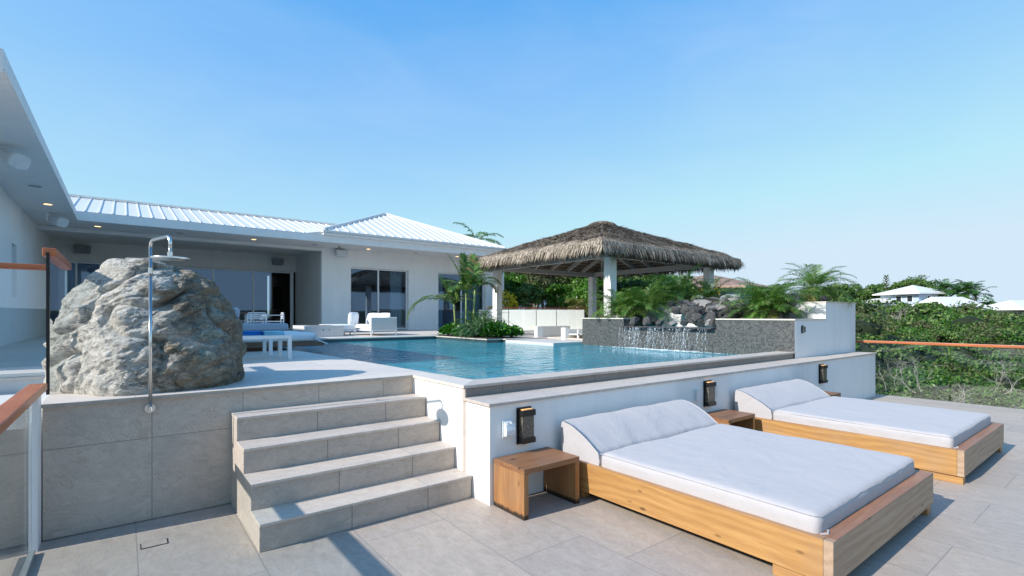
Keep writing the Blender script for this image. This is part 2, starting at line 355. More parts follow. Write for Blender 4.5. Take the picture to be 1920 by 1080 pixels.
def boulder_mat():
    m, t, b = M('boulder_stone'); p = pos(t); sx = N(t, 'ShaderNodeSeparateXYZ'); L(t, p, sx.inputs[0])
    mp = N(t, 'ShaderNodeMapping'); mp.inputs['Rotation'].default_value = (0,.42,0); mp.inputs['Scale'].default_value = (.8,1,1.5); L(t, p, mp.inputs[0]); q = mp.outputs[0]
    n1 = nz(t, q, 2.2, 10, .68, .9); n2 = nz(t, q, 13, 8, .75, .6); n3 = nz(t, q, 55, 5, .75, .3); n4 = nz(t, q, 3.6, 6, .6, 1.2)
    base = ramp(t, n2.outputs[0], [(.27,(.15,.13,.105)),(.37,(.56,.515,.445)),(.52,(.83,.78,.69)),(.68,(.92,.88,.80))])
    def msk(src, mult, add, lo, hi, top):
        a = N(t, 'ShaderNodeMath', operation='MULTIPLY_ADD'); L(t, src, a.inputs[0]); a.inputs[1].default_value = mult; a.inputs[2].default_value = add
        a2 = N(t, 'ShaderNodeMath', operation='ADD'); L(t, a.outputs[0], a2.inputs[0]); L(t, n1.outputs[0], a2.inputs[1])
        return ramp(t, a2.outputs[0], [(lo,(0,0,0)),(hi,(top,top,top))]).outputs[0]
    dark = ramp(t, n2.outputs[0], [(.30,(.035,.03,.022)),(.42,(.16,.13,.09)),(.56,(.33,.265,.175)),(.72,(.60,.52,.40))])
    mk = msk(sx.outputs[0], .55, -.08, .52, .66, .85); c = mix(t, mk, base.outputs[0], dark.outputs[0])  # right side: real brown stone, with its shade also put into the colour
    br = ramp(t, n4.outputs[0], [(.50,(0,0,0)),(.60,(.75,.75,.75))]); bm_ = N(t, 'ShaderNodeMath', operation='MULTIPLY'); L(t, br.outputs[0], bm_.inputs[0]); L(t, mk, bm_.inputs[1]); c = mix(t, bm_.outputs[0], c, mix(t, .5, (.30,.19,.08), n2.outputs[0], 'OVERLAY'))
    # pale green patch on the right flank
    ds = N(t, 'ShaderNodeVectorMath', operation='DISTANCE'); L(t, p, ds.inputs[0]); ds.inputs[1].default_value = (.66,4.95,1.38)
    dm = N(t, 'ShaderNodeMath', operation='MULTIPLY_ADD'); L(t, ds.outputs['Value'], dm.inputs[0]); dm.inputs[1].default_value = -.8; L(t, n4.outputs[0], dm.inputs[2])
    g = ramp(t, dm.outputs[0], [(.30,(0,0,0)),(.42,(.8,.8,.8))]); c = mix(t, g.outputs[0], c, mix(t, .7, (.36,.46,.42), n2.outputs[0], 'OVERLAY'))
    # lichen flecks and dark specks
    f1 = ramp(t, n3.outputs[0], [(.60,(0,0,0)),(.68,(.6,.6,.6))]); c = mix(t, f1.outputs[0], c, (.62,.60,.55)); f2 = ramp(t, n3.outputs[0], [(.28,(.7,.7,.7)),(.36,(0,0,0))]); c = mix(t, f2.outputs[0], c, (.03,.028,.024))
    vm = N(t, 'ShaderNodeMath', operation='SUBTRACT'); L(t, n4.outputs[0], vm.inputs[0]); vm.inputs[1].default_value = .47; va = N(t, 'ShaderNodeMath', operation='ABSOLUTE'); L(t, vm.outputs[0], va.inputs[0]); vr = ramp(t, va.outputs[0], [(0,(.75,)*3),(.008,(0,0,0))]); c = mix(t, vr.outputs[0], c, (.03,.027,.022))
    vc = N(t, 'ShaderNodeTexVoronoi', feature='DISTANCE_TO_EDGE'); vc.inputs['Scale'].default_value = 3.4; wq = N(t, 'ShaderNodeVectorMath', operation='MULTIPLY_ADD'); L(t, n2.outputs['Color'], wq.inputs[0]); wq.inputs[1].default_value = (.28,.28,.28); L(t, q, wq.inputs[2]); L(t, wq.outputs[0], vc.inputs['Vector'])
    ck = ramp(t, vc.outputs['Distance'], [(0,(.92,)*3),(.034,(0,0,0))]); ckm = N(t, 'ShaderNodeMath', operation='MULTIPLY'); L(t, ck.outputs[0], ckm.inputs[0]); kk = ramp(t, n1.outputs[0], [(.36,(0,0,0)),(.50,(1,1,1))]); L(t, kk.outputs[0], ckm.inputs[1]); c = mix(t, ckm.outputs[0], c, (.03,.026,.02))
    L(t, c, b.inputs['Base Color']); b.inputs['Roughness'].default_value = .72
    b1 = bump(t, b, n2.outputs[0], 1.0, .045); b2 = bump(t, b, n3.outputs[0], 1.0, .022, b1); bump(t, b, vr.outputs[0], -.6, .01, b2); return m
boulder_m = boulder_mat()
rock_m = rock_mat('cascade_stone', [(.010,.011,.013), (.035,.038,.041), (.085,.09,.094), (.40,.40,.39)], (.24,.12,.075), (.16,.22,.19), .6, 4.0, .8)
rock_pale = rock_mat('pale_stone', [(.07,.07,.07), (.24,.23,.225), (.46,.44,.42), (.70,.68,.65)], (.40,.22,.16), (.25,.3,.27), .5, 4.0, .8)

# water surface
def water_mat():
    m = D.materials.new('pool_water'); m.use_nodes = True; t = m.node_tree; t.nodes.clear(); o = N(t, 'ShaderNodeOutputMaterial')
    p = pos(t); n1 = nz(t, mul(t, p, (1,1,1)), 4.5, 4, .55, .6); n2 = nz(t, p, 14, 3, .55, .4); n0 = nz(t, p, 1.2, 2, .5)
    b1 = N(t, 'ShaderNodeBump'); b1.inputs['Strength'].default_value = .55; b1.inputs['Distance'].default_value = .07; L(t, n1.outputs[0], b1.inputs['Height'])
    b2 = N(t, 'ShaderNodeBump'); b2.inputs['Strength'].default_value = .5; b2.inputs['Distance'].default_value = .011; L(t, n2.outputs[0], b2.inputs['Height']); L(t, b1.outputs[0], b2.inputs['Normal'])
    d = N(t, 'ShaderNodeBsdfPrincipled'); d.inputs['Roughness'].default_value = .03; d.inputs['IOR'].default_value = 1.33; L(t, b2.outputs[0], d.inputs['Normal'])
    nA = nz(t, p, 1.1, 3, .5, .5); nB = nz(t, p, 9, 4, .6, 1.2)
    c = ramp(t, nA.outputs[0], [(.3, (.016,.235,.325)), (.7, (.035,.345,.43))]); c = mix(t, .35, c.outputs[0], nB.outputs[0], 'OVERLAY')
    L(t, c, d.inputs['Base Color']); L(t, d.outputs[0], o.inputs[0]); return m
water_m = water_mat()
def pool_mat():
    m, t, b = M('pool_finish'); p = pos(t); n = nz(t, p, 9, 4); v = N(t, 'ShaderNodeTexVoronoi', feature='DISTANCE_TO_EDGE'); v.inputs['Scale'].default_value = 3.2
    d = nz(t, p, 2, 2); mm = N(t, 'ShaderNodeVectorMath', operation='ADD'); L(t, p, mm.inputs[0]); L(t, d.outputs['Color'], mm.inputs[1]); L(t, mm.outputs[0], v.inputs['Vector'])
    r = ramp(t, n.outputs[0], [(.3, (.66,.72,.72)), (.7, (.80,.84,.84))]); L(t, r.outputs[0], b.inputs['Base Color']); b.inputs['Roughness'].default_value = .8; return m
pool_m = pool_mat()

# ------------------------------------------------------------------ ground and terraces
DK = .938                                     # level of the upper deck
def smooth(a): a = np.clip(a, 0, 1); return a*a*(3-2*a)
def terrain(x, y):
    r = np.hypot(x, y); h = -4.4 + 7.0*smooth((r-22)/75)
    h = h + .5*np.sin(x*.11+1)*np.cos(y*.13) * smooth((r-25)/30) - 6*smooth((r-250)/600)
    back = smooth((y-9)/6)*(1-smooth((x-34)/25)); h = h*(1-back) + (.55+np.minimum(r,60)*.004)*back
    return h
def ground():
    g = np.unique(np.concatenate([np.linspace(-60,180,121), np.geomspace(185,3000,16), -np.geomspace(65,3000,14)]))
    X, Y = np.meshgrid(g, g); Z = terrain(X, Y); Z = np.where((X < 22) & (X > -30) & (Y > -8) & (Y < 34), np.minimum(Z, .5-.5*0), Z)
    Z = np.where((X > -12) & (X < 12.0) & (Y > -10) & (Y < 9), -1.4, Z)
    n = len(g); V = np.stack([X.ravel(), Y.ravel(), Z.ravel()], 1); i = np.arange(n*n).reshape(n, n)
    F = np.stack([i[:-1,:-1].ravel(), i[:-1,1:].ravel(), i[1:,1:].ravel(), i[1:,:-1].ravel()], 1)
    m, t, b = M('earth_ground'); p = pos(t); a = nz(t, p, .5, 6); c = ramp(t, a.outputs[0], [(.35, (.03,.04,.015)), (.6, (.06,.065,.03)), (.8, (.14,.11,.07))])
    L(t, c.outputs[0], b.inputs['Base Color']); b.inputs['Roughness'].default_value = .95
    o = npmesh('ground', V, F, m, smooth=True); struct(o, 'earth and undergrowth sloping away below the terraces')
ground()
mb = MB().box(-9, 11.72, -7, 4.675, -.35, 0); struct(mb.build('terrace_floor', floor_stone), 'lower terrace paved with large pale stone slabs', 'terrace')
mb = MB().box(-9, -.52, 4.675, 6.86, .0, .79); struct(mb.build('lower_ledge', plaster('ledge_plaster', (.70,.69,.67))), 'pale ledge left of the boulder below the upper deck')
# upper deck (30 mm stone slabs over a rendered body, notch at the left, pool cut out)
left_poly = [(-.45,4.675),(2.335,4.675),(2.335,3.70),(2.62,3.97),(2.18,13.4),(2.18,26),(-12,26),(-12,6.87),(-.45,6.87)]
right_poly = [(2.18,13.4),(7.35,13.2),(7.35,10.55),(7.85,10.55),(7.85,10.40),(9.3,10.40),(9.3,8.60),(11.52,8.60),(24,8.60),(24,26),(2.18,26)]
mb = MB().prism(left_poly, .912, DK); struct(mb.build('upper_deck', deck_stone), 'upper pool deck of pale stone slabs', 'deck')
mb = MB().prism(right_poly, .912, DK); struct(mb.build('far_deck', deck_stone), 'deck of pale slabs along the far side of the pool', 'deck')
def inset(poly, s=.012):
    n = len(poly); res = []; a = sum(poly[i][0]*poly[(i+1)%n][1]-poly[(i+1)%n][0]*poly[i][1] for i in range(n)); sg = 1 if a > 0 else -1
    for i in range(n):
        p0, p1, p2 = Vector(poly[i-1]), Vector(poly[i]), Vector(poly[(i+1)%n]); e1 = (p1-p0).normalized(); e2 = (p2-p1).normalized()
        n1 = Vector((-e1.y, e1.x))*sg; n2 = Vector((-e2.y, e2.x))*sg; d = (n1+n2); k = s/max(.3, (1+n1.dot(n2))); res.append(tuple(p1 + d*k))
    return res
body = plaster('deck_body', (.74,.74,.73))
dark_tile = simple('waterline_tile', (.045,.075,.085), .3, 0, .2, 30)
mb = MB().prism(inset(right_poly, .02), -1.0, .912); struct(mb.build('far_deck_body', dark_tile), 'dark tiled pool side under the far deck', 'deck')
mb = MB().prism([(2.36,4.66),(2.36,3.76),(2.60,3.99),(2.15,13.45),(2.15,25.9),(-11.9,25.9),(-11.9,6.89),(-.43,6.89),(-.43,4.72),(.70,4.72),(2.33,4.72)], -1.0, .912)
struct(mb.build('deck_body', body), 'white rendered edge of the upper deck', 'deck')
# pool basin and water
mb = MB().box(2.0, 9.4, 3.9, 13.6, -.25, -.20)
mb.add([(2.5,3.985,-.2),(8.8,3.985,-.2),(8.8,3.985,.90),(2.5,3.985,.90)], [(0,3,2,1)])
struct(mb.build('pool', pool_m), 'sunken basin of the raised swimming pool', 'pool')
g = np.linspace(0,1,60); mb = MB().prism([(2.5,3.975),(8.795,3.975),(8.795,8.62),(9.4,8.62),(9.4,10.6),(7.45,10.6),(7.45,13.3),(2.1,13.5)], .838, .842)
mb2 = MB(); mb2.v = [v for v in mb.v if v[2] > .84]; mb2.f = [tuple(range(8))]; mb2.m = [0]
struct(mb2.build('water', water_m), 'rippled turquoise pool water', 'water')

# ------------------------------------------------------------------ pool surround walls
t = thing('low_wall', 'long low white wall with stone coping behind the two daybeds', 'wall', (6.9, 3.53, 0))
MB().box(2.355, 11.40, 3.335, 3.73, 0, .806).build('wall', white_wall, t)
c = MB(); c.box(2.335, 11.42, 3.315, 3.735, .806, .831); c.build('coping', cope_stone, t, bevel=.003)
t = thing('pool_wall', 'raised pool wall with grey stone band and pale coping', 'wall', (5.6, 3.8, 0))
MB().box(2.357, 8.80, 3.722, 3.975, .0, .909).build('stone_band', edge_stone, t)
MB().prism([(2.334,3.698),(8.83,3.698),(8.83,3.99),(2.63,3.99)], .9121, .9372).build('coping', cope_stone, t, bevel=.003)
t = thing('side_wall', 'bright white wall beside the steps, carrying the shadow of the shower', 'wall', (2.37, 4.2, 0))
MB().box(2.352, 2.50, 3.735, 4.70, 0, .911).build('wall', white_wall, t)
MB().box(2.349, 2.362, 3.700, 3.737, 0, .911).build('edge_trim', side_stone, t)
t = thing('stone_wall', 'tall stone clad wall carrying the boulder left of the steps', 'wall', (.1, 4.69, 0))
MB().box(-.44, 2.352, 4.690, 4.712, 0, .9115).build('cladding', wall_stone, t)
MB().box(-9, -.53, 4.66, 4.675, 0, .79).build('side_cladding', wall_stone, t)
MB().box(-.45, 2.336, 4.668, 4.674, .9125, .9375).build('coping_edge', simple('coping_edge', (.40,.35,.30), .6, 0, .1, 20), t)

# staircase: four treads below the deck
t = thing('staircase', 'flight of grey stone steps rising to the pool deck', 'stairs', (1.5, 4.1, 0))
RZ = DK/5
for i in range(4):
    y0 = 3.578 + i*.2743; y1 = 4.69 if i == 3 else y0 + .2743 + .02; z = RZ*(i+1)
    MB().box(.712, 2.342, y0+.012, min(y1,4.689), z-RZ + (0.0 if i == 0 else .0005), z-.0205).build('riser', riser_stone, t)
    MB().box(.698, 2.343, y0, min(y1,4.689), z-.020, z).build('tread', cope_stone, t, bevel=.002)
for i in range(4):
    y0 = 3.578 + i*.2743
    MB().box(.700, .7115, y0+.014, y0+.2743+.012 if i < 3 else 4.688, 0, RZ*(i+1)-.0208).build('cheek', side_stone, t)

# floor drain
t = thing('floor_drain', 'small rectangular tile insert drain in the terrace floor below the shower', 'drain', (.165,4.18,0))
MB().box(.088,.24,4.120,4.215,.0005,.003).build('slot', black_m, t); MB().box(.094,.234,4.126,4.209,.001,.0045).build('cover', floor_stone, t)

# ------------------------------------------------------------------ waterfall planter
t = thing('waterfall_planter', 'stepped planter with grey mosaic front and white sides holding the waterfall', 'planter', (10.1, 6.1, 0))
w = MB(); w.box(8.80, 9.02, 3.702, 5.10, .2, 1.462); w.box(8.80, 9.02, 7.30, 8.572, .2, 1.462); w.box(8.80, 9.02, 5.10, 7.30, .2, 1.285)
w.build('mosaic_front', mosaic_m, t)
w = MB(); w.box(8.803, 10.05, 3.700, 3.86, .2, 1.462); w.box(10.05, 11.50, 3.700, 3.86, .2, 1.775); w.box(8.803,11.50,8.42,8.575,.2,1.461); w.box(10.05,11.5,8.42,8.577,1.461,1.775)
w.box(11.36, 11.50, 3.86, 8.42, .2, 1.775); w.build('side_wall', white_wall, t)
w = MB(); w.box(10.05, 10.20, 3.862, 8.418, 1.0, 1.775); w.build('upper_wall', white_wall, t)
MB().box(8.78, 9.04, 7.30, 8.59, 1.462, 1.487).build('coping', cap_stone, t, bevel=.003); w = MB(); w.box(8.78, 9.04, 3.69, 5.10, 1.462, 1.487); w.box(9.04, 10.045, 3.685, 3.875, 1.462, 1.486); w.build('coping', cap_stone, t, bevel=.003)
w = MB(); w.box(10.035, 10.215, 3.876, 8.43, 1.775, 1.80); w.box(10.035, 11.51, 3.685, 3.876, 1.775, 1.80); w.box(11.34,11.515,3.876,8.59,1.775,1.8); w.build('upper_coping', cap_stone, t, bevel=.003)
MB().box(8.68, 9.35, 5.13, 7.33, 1.288, 1.312).build('spillway', slate, t, bevel=.004)
soil = simple('planter_soil', (.06,.05,.04), .9, 0, .4, 9)
w = MB(); w.box(9.02, 10.05, 3.86, 5.1, 1.2, 1.40); w.box(9.02,10.05,7.3,8.42,1.2,1.40); w.box(9.02,10.05,5.1,7.3,1.0,1.29); w.box(10.2,11.36,3.86,8.42,1.2,1.72); w.build('soil', soil, t)
# white platform of the swim-up corner
t = struct(MB().box(7.85, 9.30, 8.575, 10.41, .30, .905).build('platform', concrete_m), 'white slab platform standing just above the pool water', 'platform')

# falling water
def strands():
    fm = D.materials.new('falling_water'); fm.use_nodes = True; tt = fm.node_tree; bb = tt.nodes['Principled BSDF']
    bb.inputs['Base Color'].default_value = (.86,.92,.96,1); bb.inputs['Roughness'].default_value = .15
    tr = N(tt, 'ShaderNodeBsdfTransparent'); ms = N(tt, 'ShaderNodeMixShader'); nn = nz(tt, pos(tt), 45, 4, .7); rr = ramp(tt, nn.outputs[0], [(.46, (0,0,0)), (.62, (.85,.85,.85))])
    L(tt, rr.outputs[0], ms.inputs[0]); L(tt, tr.outputs[0], ms.inputs[1]); L(tt, bb.outputs[0], ms.inputs[2]); L(tt, ms.outputs[0], tt.nodes['Material Output'].inputs[0])
    m = MB()
    for i in range(64):
        y = random.choice((5.3,5.62,5.9,6.2,6.45,6.8,7.05,7.15)) + random.gauss(0,.07); wob = random.uniform(.01,.05); ph = random.uniform(0,6); tgt = y + random.uniform(-.10,.10)
        pts = []; rs = []
        for k in range(12):
            f = k/11; z = 1.29 - .45*f
            pts.append((8.665 - .10*f**.5*(.3+.7*random.random()) , y + (tgt-y)*f + wob*math.sin(ph+f*5)*.6, z)); rs.append(random.uniform(.0015,.0045)*(1.1 - .4*f))
        m.tube(pts, rs, 5)
    for i in range(900):
        y = random.uniform(5.15,7.25); f = random.random(); s = random.uniform(.002,.006); x = 8.62-random.random()*.10; z = 1.28-.44*f
        m.add([(x,y-s,z),(x,y+s,z),(x,y,z+2.5*s),(x-s,y,z+s)], [(0,1,2),(0,2,3),(1,3,2)])
    for i in range(500):    # foam at the foot
        y = random.gauss(6.2,.62); x = 8.60+random.gauss(0,.07); s = random.uniform(.004,.02)
        m.add([(x-s,y-s*2,.846),(x+s,y-s*2,.847),(x+s,y+s*2,.846),(x-s,y+s*2,.847),(x,y,.846+s*.8)], [(0,1,4),(1,2,4),(2,3,4),(3,0,4)])
    o = m.build('waterfall', fm); tag(o, 'thin curtain of white water falling from the slate spillway into the pool', 'waterfall', kind='stuff')
strands()

# ------------------------------------------------------------------ boulder
def boulder():
    prof = [(.90,-.45,.87),(.95,-.47,.885),(1.0,-.48,.90),(1.116,-.475,.895),(1.258,-.45,.88),(1.4,-.425,.868),(1.497,-.405,.845),(1.60,-.36,.795),(1.657,-.33,.75),(1.76,-.265,.695),(1.85,-.20,.62),(1.94,-.14,.52),(1.99,-.10,.43),(2.03,-.06,.33),(2.055,.0,.22)]
    NZ, NT = 230, 560; V = []; zs = [p[0] for p in prof]
    fy = lambda z: np.interp(z, [.9,1.0,1.2,1.35,1.5,1.8,2.0,2.055], [4.81,4.80,4.81,4.88,4.93,5.08,5.24,5.36])
    by = lambda z: np.interp(z, [.9,1.2,1.5,1.8,2.0,2.055], [6.25,6.2,6.05,5.8,5.65,5.5])
    pl = [(math.radians(a), h) for a, h in ((212,.84),(274,.95),(325,1.0),(5,1.0),(60,1.04),(110,1.0),(165,1.0))]
    rd_ = [sum(max(0,math.cos(2*math.pi*j/NT-q)/h)**8 for q, h in pl)**(-1/8) for j in range(NT)]
    PX = [rd_[j]*math.cos(2*math.pi*j/NT) for j in range(NT)]; PY = [rd_[j]*math.sin(2*math.pi*j/NT) for j in range(NT)]
    mnx, mxx, mny, mxy = min(PX), max(PX), min(PY), max(PY); PX = [(v-mnx)/(mxx-mnx)*2-1 for v in PX]; PY = [(v-mny)/(mxy-mny)*2-1 for v in PY]
    R1 = Matrix.Rotation(.42, 3, 'Y')
    for i in range(NZ):
        u = i/(NZ-1); z = .90 + 1.155*(1-(1-u)**1.35)
        xl = np.interp(z, zs, [p[1] for p in prof]); xr = np.interp(z, zs, [p[2] for p in prof]); y0 = fy(z); y1 = by(z)
        cx, cy, rx, ry = float(xl+xr)/2, float(y0+y1)/2, float(xr-xl)/2, float(y1-y0)/2
        amt = min(1, max(0,(z-.90)*7))
        for j in range(NT):
            a = 2*math.pi*j/NT; ca, sa = math.cos(a), math.sin(a)
            P = Vector((cx+(rx+.028)*PX[j], cy+ry*PY[j], z)); n = Vector((ca,sa,.2+.8*max(0,z-1.75))).normalized()
            q = R1 @ P; q = Vector((q.x*.8, q.y, q.z*1.25)); wp = noise.noise_vector(q*2.1)*.10; qq = q+wp
            big = noise.noise(q*1.35+Vector((5,2,7)))*.055
            c1 = noise.noise(qq*2.0+Vector((1,9,4))); cre = -(max(0,1-abs(c1)*6))**2*.060            # long open joints
            c2 = noise.noise(Vector((qq.x*2.2,qq.y*2.2,qq.z*5.5))); led = -(max(0,1-abs(c2)*4))**2*.013           # bedding ledges
            fv = noise.voronoi(Vector((qq.x,qq.y,qq.z*1.3))*3.1)[0]; ch = min(.05, (fv[1]-fv[0])*.10)-.02 + (noise.voronoi(qq*8.5)[0][0])*.030-.012                                                # chipped blocks
            md = noise.ridged_multi_fractal(qq*4.5, .9, 2.1, 5, 1.0, 2.0)*.013 - .012; fi = noise.fractal(qq*17, .75, 2.1, 4)*.010
            P = P + n*(big+cre+led+ch*.8+md+fi)*(.3+.7*amt)
            if z < 1.0: P.y = max(P.y, 4.765)
            V.append(P)
    F = [(i*NT+j, i*NT+(j+1)%NT, (i+1)*NT+(j+1)%NT, (i+1)*NT+j) for i in range(NZ-1) for j in range(NT)]
    c = len(V); top = sum((V[k] for k in range(c-NT, c)), Vector())/NT; V.append(top+Vector((0,0,.006))); F += [((NZ-1)*NT+j, (NZ-1)*NT+(j+1)%NT, c) for j in range(NT)]
    me = D.meshes.new('boulder'); off = Vector((.2,5.5,.9)); me.from_pydata([tuple(v-off) for v in V], [], F)
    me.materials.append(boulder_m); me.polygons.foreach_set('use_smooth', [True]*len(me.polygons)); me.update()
    o = D.objects.new('boulder', me); COL.objects.link(o); o.location = off
    tag(o, 'huge rough grey and brown boulder behind the outdoor shower', 'boulder')
boulder()

# ------------------------------------------------------------------ shower
t = thing('outdoor_shower', 'slim steel outdoor shower with round rain head in front of the boulder', 'shower', (.158, 4.62, .80))
def arc(c, r, d0, d1, n=7):     # quarter bend centred at c, from direction d0 to d1
    return [Vector(c) + Vector(d0)*r*math.cos(a) + Vector(d1)*r*math.sin(a) for a in [i*math.pi/2/(n-1) for i in range(n)]]
ad = Vector((.277,-.961,0)); P0 = Vector((.158,4.62,0)); ZT = 2.108; r = .05; LA = .365
pts = [P0+Vector((0,0,.845))] + [P0+Vector((0,0,ZT-r))] + arc(P0+ad*r+Vector((0,0,ZT-r)), r, -ad, Vector((0,0,1))) + arc(P0+ad*(LA-r)+Vector((0,0,ZT-r)), r, Vector((0,0,1)), ad) + [P0+ad*LA+Vector((0,0,1.995))]
MB().tube(pts, .0115, 16).build('pipe', steel, t, smooth=True)
b = MB(); H0 = P0+ad*LA; b.tube([H0+Vector((0,0,2.0)), H0+Vector((0,0,1.994))], .0145, 16); b.tube([H0+Vector((0,0,1.992)),H0+Vector((0,0,1.955))], .0175, 16); b.build('swivel', steel, t, smooth=False)
b = MB(); b.disc((H0.x,H0.y), .118, 1.944, 1.957, 48); b.build('rain_head', steel, t, bevel=.002)
b = MB(); b.tube([P0+Vector((0,0,1.86)), P0+Vector((0,0,1.905))], .0155, 16); b.tube([P0+Vector((0,.0,1.875)), P0+Vector((.0,.06,1.875))], .006, 8); b.build('collar', steel, t)
b = MB(); b.tube([P0+Vector((0,0,.865)), P0+Vector((0,0,.835))], .015, 16); b.tube([Vector((.158,4.62,.845)),Vector((.158,4.68,.845))], .012, 12); b.build('elbow', steel, t)
b = MB(); b.tube([(.158,4.676,.845),(.158,4.689,.845)], .034, 28); b.build('wall_flange', steel, t)

# ------------------------------------------------------------------ wall lamps and switch boxes on the low wall
def seeded():
    m, t, b = M('seeded_glass'); p = pos(t); n = nz(t, p, 160, 3, .8); c = ramp(t, n.outputs[0], [(.4, (.02,.018,.014)), (.55, (.12,.10,.075)), (.72, (.55,.48,.38))])
    L(t, c.outputs[0], b.inputs['Base Color']); b.inputs['Roughness'].default_value = .15; bump(t, b, n.outputs[0], .8, .004); return m
seed_m = seeded()
def sconce(x0, x1, z0, z1, label, yw=3.335, g='wall lamps on the low wall'):
    t = thing('wall_lamp', label, 'wall lamp', ((x0+x1)/2, yw, z0), g)
    MB().box(x0, x1, yw-.012, yw-.001, z0, z1).build('back_plate', black_m, t, bevel=.002)
    MB().box(x0+.02, x1-.012, yw-.062, yw-.012, z0+.055, z1-.065).build('seeded_glass', seed_m, t, bevel=.003)
    MB().box(x0+.012, x1, yw-.072, yw-.012, z1-.068, z1-.018).build('top_clamp', bronze_m, t, bevel=.002)
    MB().box(x0+.012, x1, yw-.072, yw-.012, z0+.012, z0+.058).build('bottom_clamp', bronze_m, t, bevel=.002)
    MB().box(x0+.03, x1-.025, yw-.060, yw-.02, z1-.018, z1-.012).build('light_strip', amber_led, t)
sconce(2.628, 2.786, .455, .765, 'dark seeded glass wall lamp above the nearest wooden side table')
sconce(5.470, 5.640, .455, .765, 'dark seeded glass wall lamp between two small switch boxes')
sconce(8.780, 8.955, .455, .765, 'dark seeded glass wall lamp on the low wall beyond the far daybed')
t = thing('planter_lamp', 'small dark wall lamp on the white side of the waterfall planter', 'wall lamp', (9.05,3.7,1.24))
MB().box(9.035,9.115,3.688,3.699,1.245,1.375).build('back_plate', black_m, t); MB().box(9.045,9.105,3.655,3.688,1.262,1.358).build('shade', simple('smoked_glass', (.06,.08,.08), .15), t, bevel=.003)
def swbox(x0, x1, z0, z1, label, flap):
    t = thing('switch_box', label, 'switch box', ((x0+x1)/2, 3.335, z0), 'switch boxes on the low wall')
    MB().box(x0, x1, 3.322, 3.334, z0, z1).build('plate', alu, t, bevel=.003)
    if flap:
        MB().xprism([(3.322,z0+.012),(3.286,z0+.02),(3.280,z0+.07),(3.292,z1-.03),(3.322,z1-.008)], x0+.012, x1-.008).build('cover', simple('bubble_cover', (.70,.74,.77), .15), t, bevel=.006, seg=3)
        MB().tube([(x0+.03,3.292,z1-.018),(x0+.045,3.292,z1-.018)], .006, 8).build('hinge', channel_m, t); MB().tube([(x1-.045,3.292,z1-.018),(x1-.03,3.292,z1-.018)], .006, 8).build('hinge', channel_m, t)
    else:
        MB().box(x0+.008, x1-.008, 3.300, 3.322, z0+.008, z1-.008).build('cover', simple('grey_box', (.62,.65,.66), .35), t, bevel=.004)
swbox(2.474, 2.592, .530, .675, 'wide switch box with a clear bubble cover left of the nearest wall lamp', True)
swbox(5.268, 5.358, .548, .688, 'narrow grey switch box left of the middle wall lamp', False)
swbox(5.668, 5.745, .548, .688, 'narrow grey switch box right of the middle wall lamp', False)

# ------------------------------------------------------------------ wooden side tables and daybeds
def table(x0, x1, label):
    t = thing('side_table', label, 'side table', ((x0+x1)/2, 3.13, 0), 'wooden side tables between the daybeds')
    y0, y1 = 2.928, 3.322
    MB().box(x0, x1, y0, y1, .343, .385).build('table_top', wood_tab, t, bevel=.002)
    MB().box(x0, x0+.045, y0+.001, y1, 0, .3425).build('leg', wood_leg, t, bevel=.002); MB().box(x1-.045, x1, y0+.001, y1, 0, .3425).build('leg', wood_leg, t, bevel=.002)
table(2.384, 2.972, 'chunky wooden side table against the low wall, nearest the steps')
table(5.318, 5.905, 'chunky wooden side table between the two daybeds')
table(7.985, 8.52, 'chunky wooden side table half hidden behind the far daybed')

